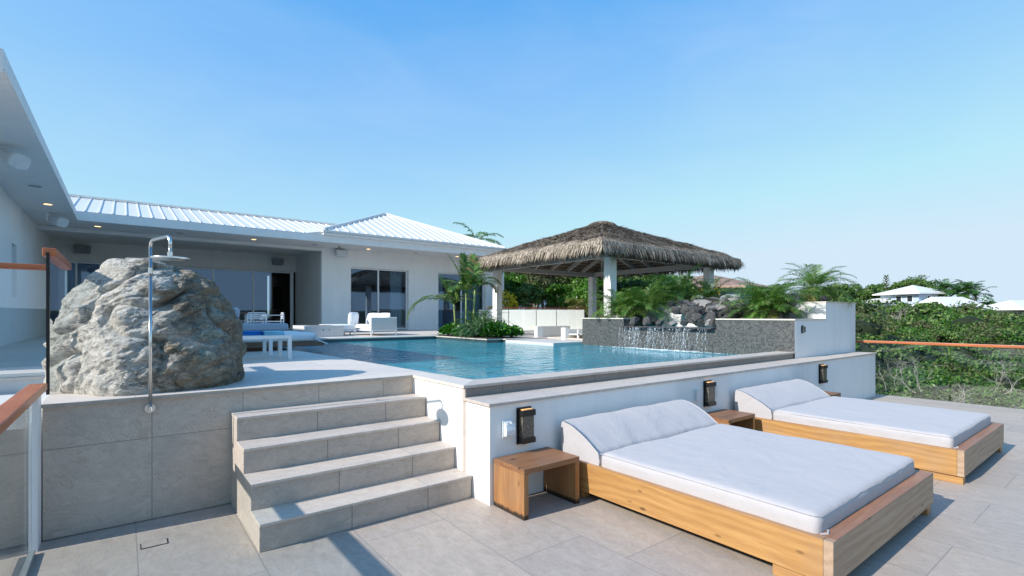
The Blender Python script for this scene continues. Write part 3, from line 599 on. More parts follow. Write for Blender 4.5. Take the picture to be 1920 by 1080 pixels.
def daybed(x0, x1, label, cat='daybed'):
    y0, y1 = 1.085, 3.31; zt = .312; th = .05
    t = thing('daybed', label, cat, ((x0+x1)/2, (y0+y1)/2, 0), 'wooden daybeds on the terrace')
    for xa, xb in ((x0, x0+th), (x1-th, x1)):
        s = MB().box(xa, xb, y0+th+.001, y1, .075, zt-.0); p = s.build('side_board', wood_bed, t, bevel=.002)
        MB().box(xa-.001, xb+.001, y0+th+.002, y1, zt, zt+.002).build('top_edge', wood_top, p)
    p = MB().box(x0, x1, y0, y0+th, .075, zt).build('foot_board', wood_bedx, t, bevel=.002)
    MB().box(x0+.045, x1, y0-.0, y0+.105, zt+.0003, zt+.0023).build('top_edge', wood_topx, p)
    MB().box(x0+th, x1-th, y0+th, y0+.11, .20, zt-.001).build('inner_rail', wood_topx, t)
    MB().box(x0+th, x1-th, y1-.05, y1, .075, zt).build('head_board', wood_bedx, t)
    MB().box(x0+th, x1-th, y0+.11, y1-.05, .20, .235).build('slat_base', wood_dark, t)
    for fx in (x0+.02, x1-.11):
        for fy in (y0+.012, y1-.32): MB().box(fx, fx+.09, fy, fy+.32, 0, .0745).build('foot', wood_bed, t, bevel=.002)
    # soft mattress
    def soft(xa, xb, ya, yb, za, zb, nx, ny, puff, seed):
        V = []; F = []; rr = .045
        def sm(u): return u
        m = MB(); top = {}
        # closed box grid via 6 patches merged by key
        idx = {}; vs = []
        def vid(i,j,k):
            key = (i,j,k)
            if key not in idx: idx[key] = len(vs); vs.append(key)
            return idx[key]
        NZ_ = 7; fs = []
        for i in range(nx):
            for j in range(ny):
                fs.append((vid(i,j,NZ_),vid(i+1,j,NZ_),vid(i+1,j+1,NZ_),vid(i,j+1,NZ_))); fs.append((vid(i,j,0),vid(i,j+1,0),vid(i+1,j+1,0),vid(i+1,j,0)))
        for k in range(NZ_):
            for i in range(nx): fs.append((vid(i,0,k),vid(i+1,0,k),vid(i+1,0,k+1),vid(i,0,k+1))); fs.append((vid(i+1,ny,k),vid(i,ny,k),vid(i,ny,k+1),vid(i+1,ny,k+1)))
            for j in range(ny): fs.append((vid(0,j+1,k),vid(0,j,k),vid(0,j,k+1),vid(0,j+1,k+1))); fs.append((vid(nx,j,k),vid(nx,j+1,k),vid(nx,j+1,k+1),vid(nx,j,k+1)))
        out = []
        for (i,j,k) in vs:
            x = xa+(xb-xa)*i/nx; y = ya+(yb-ya)*j/ny; z = za+(zb-za)*k/NZ_
            # rounded box
            cx = min(max(x, xa+rr), xb-rr); cy = min(max(y, ya+rr), yb-rr); cz = min(max(z, za+rr), zb-rr)
            d = Vector((x-cx,y-cy,z-cz))
            if d.length > 1e-6:
                mx = max(abs(d.x),abs(d.y),abs(d.z)); d = d.normalized()*mx; x, y, z = cx+d.x, cy+d.y, cz+d.z
            ex = min((x-xa),(xb-x),(y-ya),(yb-y)); z += (z-za)/(zb-za)*puff*(1-math.exp(-max(0,ex)*7))
            q = Vector((x*2.1+seed,y*2.1,z*2)); wv = noise.noise(q)*.010 + noise.noise(q*4)*.0035 + noise.noise(Vector((x*9+seed,y*9,z*22)))*.0022
            if k == NZ_ or True:
                x += noise.noise(Vector((y*7,z*9,seed)))*.004*(1 if i in (0,nx) else 0); y += noise.noise(Vector((x*7,z*9,seed+3)))*.004*(1 if j in (0,ny) else 0); z += wv*(k/NZ_)
            out.append((x,y,z))
        m.add(out, fs); return m
    sd_ = x0*3.3
    mt = soft(x0+.035, x1-.085, y0+.088, 2.815, .255, .425, 64, 60, .012, sd_).build('mattress', fab, t, smooth=True)
    # piped seam round the top edge
    pz = .412
    b = MB(); xa, xb, ya, yb = x0+.040, x1-.090, y0+.093, 2.81
    b.tube([(xa+.03,ya,pz),(xb-.03,ya,pz),(xb-.008,ya+.012,pz),(xb,ya+.04,pz),(xb,yb,pz)], .0022, 6); b.tube([(xa+.03,ya,pz),(xa+.006,ya+.015,pz),(xa,ya+.05,pz),(xa,yb,pz)], .0022, 6); b.build('piping', fab, mt)
    b = MB(); b.tube([(x0+.075,y0+.10,.262),(x0+.055,y0+.082,.318),(x0+.09,y0+.06,.3165),(x0+.14,y0+.075,.317),(x0+.16,y0+.10,.30)], .006, 5); b.build('tie_tape', fab, mt)
    # wedge bolster, thick at the wall
    prof = []
    for i in range(15):
        f = i/14; y = 2.818 + f*.43; z = .425 + .195*(1-(1-f)**1.55)
        prof.append((y,z))
    nx = 40; m = MB(); rows = []
    pr_ = [(2.818,.27)] + [(2.806,.35)] + prof + [(3.262,.60),(3.268,.54),(3.268,.42),(3.262,.30),(3.25,.27)]
    n = len(pr_); vs = []; xa, xb = x0+.03, x1-.11
    for i in range(nx+1):
        f = i/nx; x = xa+(xb-xa)*f; e = min(f,1-f)*(xb-xa); sh = 1
        cyy, czz = 3.05, .43
        for (y,z) in pr_:
            yy = cyy+(y-cyy)*(1-.015*math.exp(-e*45)); zz = czz+(z-czz)*(1-.03*math.exp(-e*45)) if z > czz else z
            q = Vector((x*2.4+sd_,yy*3,zz*3)); zz += (noise.noise(q)*.012+noise.noise(q*3.5)*.004)*(1 if z > .4 else 0)
            vs.append((x + noise.noise(Vector((yy*8,zz*8,sd_)))*.004, yy, zz))
    fs = [(i*n+j, i*n+(j+1)%n, (i+1)*n+(j+1)%n, (i+1)*n+j) for i in range(nx) for j in range(n)] + [tuple(range(n)), tuple(range(nx*n,(nx+1)*n))[::-1]]
    fs = [f[::-1] for f in fs]
    m.add(vs, fs); bo = m.build('bolster', fab, t, smooth=True)
    for q in (-1,-2): bo.data.polygons[len(bo.data.polygons)+q].use_smooth = False
    return t
daybed(3.050, 5.020, 'near wooden daybed with white mattress and wedge bolster')
daybed(6.040, 7.930, 'far wooden daybed with white mattress, knotty boards and wedge bolster')

# ------------------------------------------------------------------ house
YW = 19.4; YD = 22.9; XL = -1.935; ZS = 4.11; YF = 17.8; XF = -1.0
t = thing('house', 'long white single storey house with metal roof behind the pool', 'house', (5, 20, DK))
w = MB(); w.box(XL-.25, XL, 7.9, 15.36, DK, ZS+.05); w.box(XL-.25, XL, 15.98, YD+.2, DK, ZS+.05); w.box(XL-.25, XL, 15.36, 15.98, 3.14, ZS+.05); w.box(XL-.25,XL,15.36,15.98,DK,1.95); w.build('wing_wall', white_wall, t); w = MB()
w.box(5.92, 7.03, YW, YW+.25, DK, ZS+.05); w.box(9.50, 10.93, YW, YW+.25, DK, ZS+.05); w.box(13.44, 14.54, YW, YW+.25, DK, ZS+.05)
w.box(7.03, 9.50, YW, YW+.25, 3.44, ZS+.05); w.box(10.93, 13.44, YW, YW+.25, 3.44, ZS+.05); w.box(14.29, 14.54, YW+.25, 27, DK, ZS+.05)
w.build('wall', white_wall, t)
w = MB(); w.box(5.92, 6.17, YW+.25, YD+.2, DK, ZS); w.box(XL, 5.92, YD, YD+.2, 3.42, ZS); w.box(XL,-1.72,YD,YD+.2,DK,3.42); w.build('recess_wall', inner_m, t)
w = MB(); w.box(XL, 5.92, YW+.001, YD, ZS-.01, ZS+.05); w.build('recess_ceiling', inner_m, t)
MB().box(XL+.002, 5.918, YW-.03, YW+.25, 3.985, ZS-.012).build('beam', plaster('beam_paint', (.85,.84,.82)), t)
w = MB(); w.prism([(XF+.02,YF+.02),(14.2,YF+.02),(14.2,YW+.3),(-4.4,YW+.3),(-4.4,7.45),(XF+.02,7.45)], ZS, ZS+.04); w.build('soffit', soffit_m, t)
w = MB(); w.prism([(XF,YF),(14.25,YF),(14.25,YF+.02),(XF-.02,YF+.02),(XF-.02,7.43),(XF,7.43)], ZS-.004, 4.345); w.box(-4.5,XF-.02,7.43,7.45,ZS-.004,4.345); w.build('fascia', white_wall, t)
# back lean roof over the wings, standing seams
def slope(m, x0, x1, y0, y1, z0, z1, step, seam_h=.035, seam_w=.03, along='x'):
    m.add([(x0,y0,z0),(x1,y0,z0),(x1,y1,z1),(x0,y1,z1)], [(0,1,2,3)])
    k = x0 + step*.5
    while k < x1:
        m.add([(k,y0,z0),(k+seam_w,y0,z0),(k+seam_w,y1,z1),(k,y1,z1),(k,y0,z0+seam_h),(k+seam_w,y0,z0+seam_h),(k+seam_w,y1,z1+seam_h),(k,y1,z1+seam_h)], [(4,5,6,7),(0,1,5,4),(1,2,6,5),(3,0,4,7),(2,3,7,6)]); k += step
m = MB(); slope(m, -4.0, 6.9, YF+.0, 21.4, 4.352, 5.36, .30, .026, .026)
m.add([(-4.0,25.0,4.4),(6.9,25.0,4.4),(6.9,21.4,5.36),(-4.0,21.4,5.36)], [(3,2,1,0)])
m.box(-4.0, 7.2, 21.34, 21.46, 5.36, 5.43)
# left wing roof rising away from the pool, seen only from other places
m.add([(XF-.02,7.43,4.35),(XF-.02,YF,4.35),(-4.5,21.4,5.34),(-4.5,7.43,5.34)], [(0,1,2,3)])
m.build('metal_roof', metal_roof, t)
# pyramid roof of the pavilion end
x0, x1, y0, y1, ze = 5.47, 13.30, 17.68, 25.5, 4.50; ax, ay, az = 9.40, 21.6, 6.14
m = MB(); m.add([(x0,y0,ze),(x1,y0,ze),(x1,y1,ze),(x0,y1,ze),(ax,ay,az)], [(0,1,4),(1,2,4),(2,3,4),(3,0,4)])
k = x0+.17; sl = (az-ze)/(ay-y0)
while k < x1:
    f = (k-x0)/(ax-x0) if k < ax else (x1-k)/(x1-ax); ye = y0+(ay-y0)*f; zz = ze+(az-ze)*f; sw = .035; h = .036
    m.add([(k,y0,ze),(k+sw,y0,ze),(k+sw,ye,zz),(k,ye,zz),(k,y0,ze+h),(k+sw,y0,ze+h),(k+sw,ye,zz+h),(k,ye,zz+h)], [(4,5,6,7),(0,1,5,4),(1,2,6,5),(3,0,4,7),(2,3,7,6)]); k += .345
k = y0+.17
while k < y1:
    f = (k-y0)/(ay-y0) if k < ay else (y1-k)/(y1-ay); xe = x0+(ax-x0)*f; zz = ze+(az-ze)*f; sw = .035; h = .036
    m.add([(x0,k,ze),(x0,k+sw,ze),(xe,k+sw,zz),(xe,k,zz),(x0,k,ze+h),(x0,k+sw,ze+h),(xe,k+sw,zz+h),(xe,k,zz+h)], [(7,6,5,4),(4,5,1,0),(5,6,2,1),(7,4,0,3)]); k += .345
m.build('pavilion_roof', metal_roof, t)
m = MB()
for p in ((x0,y0),(x1,y0),(x1,y1),(x0,y1)): m.tube([(p[0],p[1],ze+.02),(ax,ay,az+.03)], .06, 6)
m.build('ridge_cap', metal_roof, t)
m = MB(); m.box(x0-.03, x1+.03, y0-.03, y0+.1, 4.43, 4.505); m.box(x0-.03, x0+.1, y0+.1, y1, 4.43, 4.505); m.box(x1-.1,x1+.03,y0+.1,y1,4.43,4.505); m.build('gutter', metal_roof, t, bevel=.008)
m = MB(); m.box(x0, x1, y0+.02, y0+.12, 4.346, 4.424); m.box(x0, x0+.1, y0+.12, y1, 4.346, 4.424); m.build('gutter_board', white_paint, t)
m = MB(); m.add([(4.9,17.82,4.353),(5.47,17.82,4.353),(5.47,17.82,4.47),(5.47,18.7,4.72),(4.9,18.7,4.60)], [(0,1,2),(0,2,3,4)]); m.build('flashing', metal_roof, t)
# openings: windows and sliding doors
def window(name, x0, x1, yq, z0, z1, mulls, curt=(), open_x=None):
    f = MB(); fr = .055
    f.box(x0, x1, yq, yq+.10, z1-fr, z1); f.box(x0, x1, yq, yq+.10, z0, z0+fr*.8); f.box(x0, x0+fr, yq+.001, yq+.101, z0+fr*.8, z1-fr); f.box(x1-fr, x1, yq+.001, yq+.101, z0+fr*.8, z1-fr)
    for mx in mulls: f.box(mx-.03, mx+.03, yq+.02, yq+.09, z0+fr*.8, z1-fr)
    fo = f.build(name, white_paint, t)
    g = MB(); xe = open_x if open_x else x1-fr
    g.add([(x0+fr,yq+.05,z0+.04),(xe,yq+.05,z0+.04),(xe,yq+.05,z1-fr),(x0+fr,yq+.05,z1-fr)], [(0,1,2,3)]); g.build('pane', win_glass, fo)
    for (a, b) in curt:
        c = MB(); k = int((b-a)/.05); pts = [(a+(b-a)*i/k, yq+.28+.05*math.sin(i*1.9)) for i in range(k+1)]
        for i in range(k): c.add([(*pts[i],z0+.02),(*pts[i+1],z0+.02),(*pts[i+1],z1),(*pts[i],z1)], [(0,1,2,3)])
        c.build('curtain', curtain_m, fo, smooth=True)
    return fo
window('window', 7.03, 9.50, YW+.12, DK+.02, 3.44, [8.226], [(8.85,9.42)])
window('window', 10.93, 13.44, YW+.12, DK+.02, 3.44, [12.2], [(11.0,11.35),(12.4,13.4)])
window('sliding_door', -1.70, 5.81, YD+.06, DK+.01, 3.41, [-1.30, .35, 1.62, 2.80, 4.25, 5.72], [(-1.6,-1.32)], open_x=4.94)
# rooms behind
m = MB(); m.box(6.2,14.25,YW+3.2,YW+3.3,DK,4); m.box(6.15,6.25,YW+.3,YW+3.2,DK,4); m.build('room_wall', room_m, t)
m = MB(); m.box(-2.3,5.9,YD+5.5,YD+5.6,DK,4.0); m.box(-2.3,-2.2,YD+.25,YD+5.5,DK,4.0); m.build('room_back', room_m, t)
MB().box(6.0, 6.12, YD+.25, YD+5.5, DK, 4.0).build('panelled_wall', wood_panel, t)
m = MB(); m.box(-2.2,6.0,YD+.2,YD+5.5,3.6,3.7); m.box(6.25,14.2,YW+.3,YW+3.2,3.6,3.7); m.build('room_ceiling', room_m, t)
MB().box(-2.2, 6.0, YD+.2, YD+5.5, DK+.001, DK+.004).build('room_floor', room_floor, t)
m = MB().box(XL-.02, XL-.016, 15.3, 16.0, 1.95, 3.14); 
m = MB().box(XL-.20, XL-.19, 15.36, 15.98, 1.95, 3.14).build('slot_window', simple('slot_glass', (.28,.40,.50), .15), t)
tv = thing('television', 'black flat television on the wood panelled wall inside the open door', 'television', (5.98, YD+3.4, 2.0))
MB().box(5.93, 5.995, YD+2.3, YD+4.3, 1.85, 2.95).build('screen', simple('tv_screen', (.01,.011,.013), .12), tv, bevel=.004)
MB().box(5.925, 5.999, YD+2.27, YD+2.295, 1.82, 2.98).build('bezel', black_m, tv)
cs = thing('console_shelf', 'floating wooden console below the television', 'shelf', (5.8, YD+3.2, 1.2)); MB().box(5.55,5.995,YD+2.0,YD+4.6,1.28,1.42).build('board', wood_dark, cs); MB().box(5.6,5.99,YD+2.05,YD+4.55,1.20,1.279).build('drawer', wood_panel, cs)
cr = thing('dining_table', 'dark wooden outdoor dining table behind the grey sofa', 'table', (2.6, 17.6, DK)); MB().box(1.7,3.2,17.1,18.1,1.60,1.645).build('table_top', wood_dark, cr)
for a in (1.8,3.1):
    for b_ in (17.2,18.0): MB().box(a-.03,a+.03,b_-.03,b_+.03,DK,1.599).build('leg', alu, cr)

# downlights in the soffit
dl = [(-1.465,11.63,1,'near end of the side eave'),(-1.39,13.65,0,'in the middle of the side eave'),(-1.38,15.67,1,'in the side eave just before the house corner'),(-.594,18.7,1,'above the boulder at the inner corner of the eaves'),(1.398,18.7,0,'above the shower head'),(3.47,18.7,1,'over the lounge recess'),(5.46,18.7,0,'at the right end of the lounge recess'),(7.476,18.7,1,'above the left house window'),(9.486,18.7,0,'between the two house windows'),(11.463,18.7,1,'above the right house window')]
for x, y, lit, ds in dl:
    t = thing('downlight', ('glowing' if lit else 'unlit') + ' round recessed downlight ' + ds, 'downlight', (x, y, ZS-.006), 'recessed downlights under the eaves')
    MB().disc((x,y), .105, ZS-.008, ZS-.001, 28).build('trim', white_paint if lit else off_lamp, t); MB().disc((x,y), .075, ZS-.010, ZS-.0081, 24).build('lens', warm_lamp if lit else off_lamp, t)
sm = thing('smoke_sensor', 'tiny black camera dome under the long eave above the corner of the recess', 'sensor', (6.35,18.7,ZS-.03)); MB().disc((6.35,18.7), .04, ZS-.035, ZS-.004, 16).build('dome', black_m, sm); MB().disc((6.35,18.7), .055, ZS-.0039, ZS-.0005, 16).build('base', white_paint, sm)
# loudspeakers
def wall_speaker(x, y, z, label, mat):
    t = thing('loudspeaker', label, 'loudspeaker', (x, y, z-.14), 'white outdoor loudspeakers'); wv, hh = .23, .135
    m = MB(); m.add([(x-wv,y-.06,z+hh),(x+wv,y-.06,z+hh),(x+wv,y-.30,z+hh-.02),(x-wv,y-.30,z+hh-.02),(x-wv+.03,y-.06,z-hh),(x+wv-.03,y-.06,z-hh),(x+wv-.02,y-.24,z-hh-.0),(x-wv+.02,y-.24,z-hh-.0)], [(0,1,2,3),(7,6,5,4),(3,2,6,7),(0,4,5,1),(0,3,7,4),(1,5,6,2)])
    m.build('cabinet', mat, t, bevel=.02)
    m = MB(); m.add([(x-wv+.03,y-.298,z+hh-.045),(x+wv-.03,y-.298,z+hh-.045),(x+wv-.05,y-.252,z-hh+.03),(x-wv+.05,y-.252,z-hh+.03)], [(3,2,1,0)]); m.build('grille', speaker_g if mat is not speaker_w else speaker_w, t)
    m = MB(); m.box(x-.06, x+.06, y-.06, y, z-.05, z+.05); m.build('bracket', white_paint, t)
wall_speaker(6.609, YW, 3.93, 'white loudspeaker on the house wall left of the first window', speaker_w)
wall_speaker(-1.12, YD, 3.82, 'grey loudspeaker in the shaded recess left of the boulder top', speaker_g)
wall_speaker(5.13, YD, 3.80, 'grey loudspeaker in the shaded recess above the open sliding door', speaker_g)
def eave_speaker(x, y, label):
    t = thing('loudspeaker', label, 'loudspeaker', (x, y, ZS), 'white outdoor loudspeakers')
    m = MB(); n = 20; c = Vector((x,y,ZS-.20)); dx = Vector((.75,-.55,-.35)).normalized(); side = dx.cross(Vector((0,0,1))).normalized(); up = side.cross(dx)
    ring = []
    for q in range(n):
        a = 2*math.pi*q/n; ring.append((math.copysign(abs(math.cos(a))**.6, math.cos(a))*.17, math.copysign(abs(math.sin(a))**.6, math.sin(a))*.12))
    vs = []
    for k, s in ((-.13,.62),(-.07,.92),(.10,1.0),(.13,.95)): vs += [c+dx*k+side*(a*s)+up*(b*s) for a, b in ring]
    fs = [(i*n+q,i*n+(q+1)%n,(i+1)*n+(q+1)%n,(i+1)*n+q) for i in range(3) for q in range(n)]+[tuple(range(n))[::-1],tuple(range(3*n,4*n))]
    m.add(vs, fs); m.build('cabinet', speaker_w, t, smooth=False, bevel=.01)
    b = MB(); b.box(x-.22,x-.17,y-.04,y+.12,ZS-.22,ZS-.002); b.box(x-.22,x-.06,y,y+.06,ZS-.06,ZS-.03); b.build('bracket', white_paint, t)
eave_speaker(-1.33, 10.6, 'large white loudspeaker hanging from the side eave at the photo edge')
eave_speaker(-1.30, 16.9, 'white loudspeaker hanging from the side eave near the house corner')

# ------------------------------------------------------------------ railings
t = thing('upper_railing', 'glass railing with thick wooden handrail on the upper deck at far left', 'railing', (-2.5, 6.93, DK), 'wooden handrails with glass')
MB().box(-5.6, -.60, 6.89, 6.97, 2.005, 2.062).build('handrail', wood_railx, t, bevel=.006)
MB().box(-5.6, -.62, 6.925, 6.937, DK+.01, 2.004).build('glass_panel', left_glass, t)
MB().box(-5.6, -.62, 6.90, 6.96, DK+.001, DK+.03).build('shoe', channel_m, t)
t = thing('return_railing', 'short wooden handrail with dark post running back beside the boulder', 'railing', (-.45, 6.0, DK), 'wooden handrails with glass')
MB().box(-.495, -.415, 5.24, 6.72, 2.005, 2.070).build('handrail', wood_rail, t, bevel=.006)
MB().box(-.472, -.452, 5.236, 5.262, DK, 2.035).build('post', black_m, t)
MB().box(-.468, -.456, 5.30, 6.68, DK+.01, 2.004).build('glass_panel', left_glass, t)
MB().box(-.475, -.448, 6.685, 6.71, DK, 2.004).build('end_strip', simple('pale_edge', (.55,.68,.74), .2), t)
t = thing('lower_railing', 'low wooden handrail with greenish glass in the near left corner', 'railing', (-.47, 3.4, 0), 'wooden handrails with glass')
MB().box(-.50, -.408, -1.5, 4.60, 1.045, 1.092).build('handrail', wood_rail, t, bevel=.006)
MB().box(-.478, -.468, -1.5, 4.48, .03, 1.0445).build('glass_panel', low_glass, t)
MB().box(-.495, -.452, -1.5, 4.46, 0, .03).build('shoe', channel_m, t, bevel=.002)
t = thing('white_pier', 'slim white pier at the left end of the stone clad wall', 'pier', (-.48,4.56,0)); MB().box(-.474,-.446,4.50,4.688,0,1.04).build('shaft', white_wall, t); MB().box(-.472,-.448,4.51,4.685,1.0402,1.044).build('cap', white_paint, t)
t = thing('terrace_railing', 'frameless glass railing with long orange wooden handrail along the right edge', 'railing', (11.66, 1, 0), 'wooden handrails with glass')
MB().box(11.60, 11.70, -4, 4.05, 1.005, 1.052).build('handrail', wood_rail, t, bevel=.006)
for a, b in ((-4,-.01),(.01,2.27),(2.30,3.98)): MB().box(11.644, 11.656, a, b, -.05, 1.004).build('glass_panel', rail_glass, t)
MB().box(11.63,11.67,-4,4.0,-.06,-.002).build('shoe', channel_m, t)
t = thing('garden_railing', 'low glass railing with wooden handrail in front of the white screens', 'railing', (12.6, 14.0, DK), 'wooden handrails with glass')
MB().box(10.25, 17.5, 14.6, 14.68, 1.80, 1.85).build('handrail', wood_railx, t)
for k in range(5): MB().box(10.5+k*1.4, 11.87+k*1.4, 14.635, 14.645, DK+.01, 1.799).build('glass_panel', rail_glass, t)
MB().box(10.5,17.5,14.61,14.67,DK+.001,DK+.02).build('shoe', channel_m, t)
t = thing('privacy_screen', 'white panelled screen wall behind the gazebo', 'screen', (13.7, 16.3, DK))
sa, sb = Vector((11.9,17.66,0)), Vector((15.55,15.03,0)); sd3 = (sb-sa).normalized(); sn = Vector((-sd3.y, sd3.x, 0))*.06
for a, b in ((0,1.25),(1.28,2.42),(2.45,3.28),(3.31,4.48)):
    q = [sa+sd3*a-sn, sa+sd3*b-sn, sa+sd3*b+sn, sa+sd3*a+sn]; MB().prism([(v.x,v.y) for v in q], DK, 1.78).build('panel', white_wall, t)
# ------------------------------------------------------------------ low benches on the platform
t = thing('stone_bench', 'low rendered bench wall on the white platform under the gazebo', 'bench', (9.8, 10.6, .905))
MB().box(9.12, 9.32, 10.62, 10.75, .938, 1.235).build('end_pier', white_wall, t); MB().box(9.321, 10.4, 10.63, 10.75, .938, 1.235).build('front', inner_m, t); MB().box(9.14,10.42,10.751,11.0,1.2,1.234).build('top', cap_stone, t)
t = thing('stone_bench', 'small white bench with open shelf beside the mosaic planter', 'bench', (10.0, 9.6, .905))
MB().box(9.25, 9.40, 9.64, 9.80, .905, 1.215).build('end_pier', white_wall, t); MB().box(9.40, 11.2, 9.65, 9.80, .938, 1.17).build('back', inner_m, t); MB().box(9.38,11.2,9.30,9.649,1.03,1.06).build('shelf', white_paint, t); MB().box(9.39,9.43,9.30,9.34,.905,1.17).build('leg', alu, t)

# ------------------------------------------------------------------ gazebo
GX0, GX1, GY0, GY1 = 9.98, 14.91, 8.71, 13.97; PW = .235; ZB0, ZB1 = 3.07, 3.235; GCX, GCY = (GX0+GX1)/2, (GY0+GY1)/2
t = thing('gazebo', 'open gazebo with shaggy palm thatch roof on four white posts', 'gazebo', (GCX, GCY, DK))
for x in (GX0, GX1-PW):
    for y in (GY0, GY1-PW): MB().box(x, x+PW, y, y+PW, DK, ZB0).build('post', white_wall, t, bevel=.004)
beam_y = wood('weathered_beam_side', 'y', (.34,.34,.33), (.47,.47,.45), False, .8); beam_x = wood('weathered_beam_front', 'x', (.34,.34,.33), (.47,.47,.45), False, .8)
for y in (GY0+.06, GY1-.18): MB().box(GX0, GX1, y, y+.12, ZB0, ZB1).build('beam', beam_x, t)
for x in (GX0+.06, GX1-.18): MB().box(x, x+.12, GY0+.18, GY1-.18, ZB0+.001, ZB1).build('beam', beam_y, t)
EX, EY = 3.27, 2.96; ZE = 3.17; ZA = 4.50; GCX += .06; GCY -= .05
def roofz(x, y):      # underside plane of the thatch
    f = max(abs(x-GCX)/EX, abs(y-GCY)/EY); return ZA - (ZA-ZE)*f
def rafter(xa, ya, xb, yb):
    m = MB(); wv = .03; p = Vector((xa,ya,0)); q = Vector((xb,yb,0)); d = (q-p).normalized(); s = Vector((-d.y,d.x,0))*wv
    za, zb = roofz(xa,ya)-.06, roofz(xb,yb)-.06
    vs = [p-s+Vector((0,0,za-.14)), p+s+Vector((0,0,za-.14)), q+s+Vector((0,0,zb-.14)), q-s+Vector((0,0,zb-.14)), p-s+Vector((0,0,za)), p+s+Vector((0,0,za)), q+s+Vector((0,0,zb)), q-s+Vector((0,0,zb))]
    m.add(vs, [(0,3,2,1),(4,5,6,7),(0,1,5,4),(1,2,6,5),(2,3,7,6),(3,0,4,7)]); m.build('rafter', beam_m, t)
for sx in (-1,1):
    for sy in (-1,1): rafter(GCX+sx*EX*.93, GCY+sy*EY*.93, GCX+sx*.08, GCY+sy*.08)
for k in range(-3,4):
    a = k/4.0
    for s in (-1,1):
        rafter(GCX+a*EX, GCY+s*EY*.93, GCX+a*EX*1.0, GCY+s*max(.1, abs(a)*EY)); rafter(GCX+s*EX*.93, GCY+a*EY, GCX+s*max(.1,abs(a)*EX), GCY+a*EY)
m = MB()
for k in range(1, 15):
    f = k/15.0; x, y = EX*f, EY*f; z = roofz(GCX+x, GCY)-.055; b = .022
    for s in (-1,1): m.box(GCX-x, GCX+x, GCY+s*y-b, GCY+s*y+b, z, z+.02); m.box(GCX+s*x-b, GCX+s*x+b, GCY-y, GCY+y, z+.001, z+.021)
m.build('battens', simple('batten_wood', (.34,.29,.22), .8, 0, .2, 10), t)
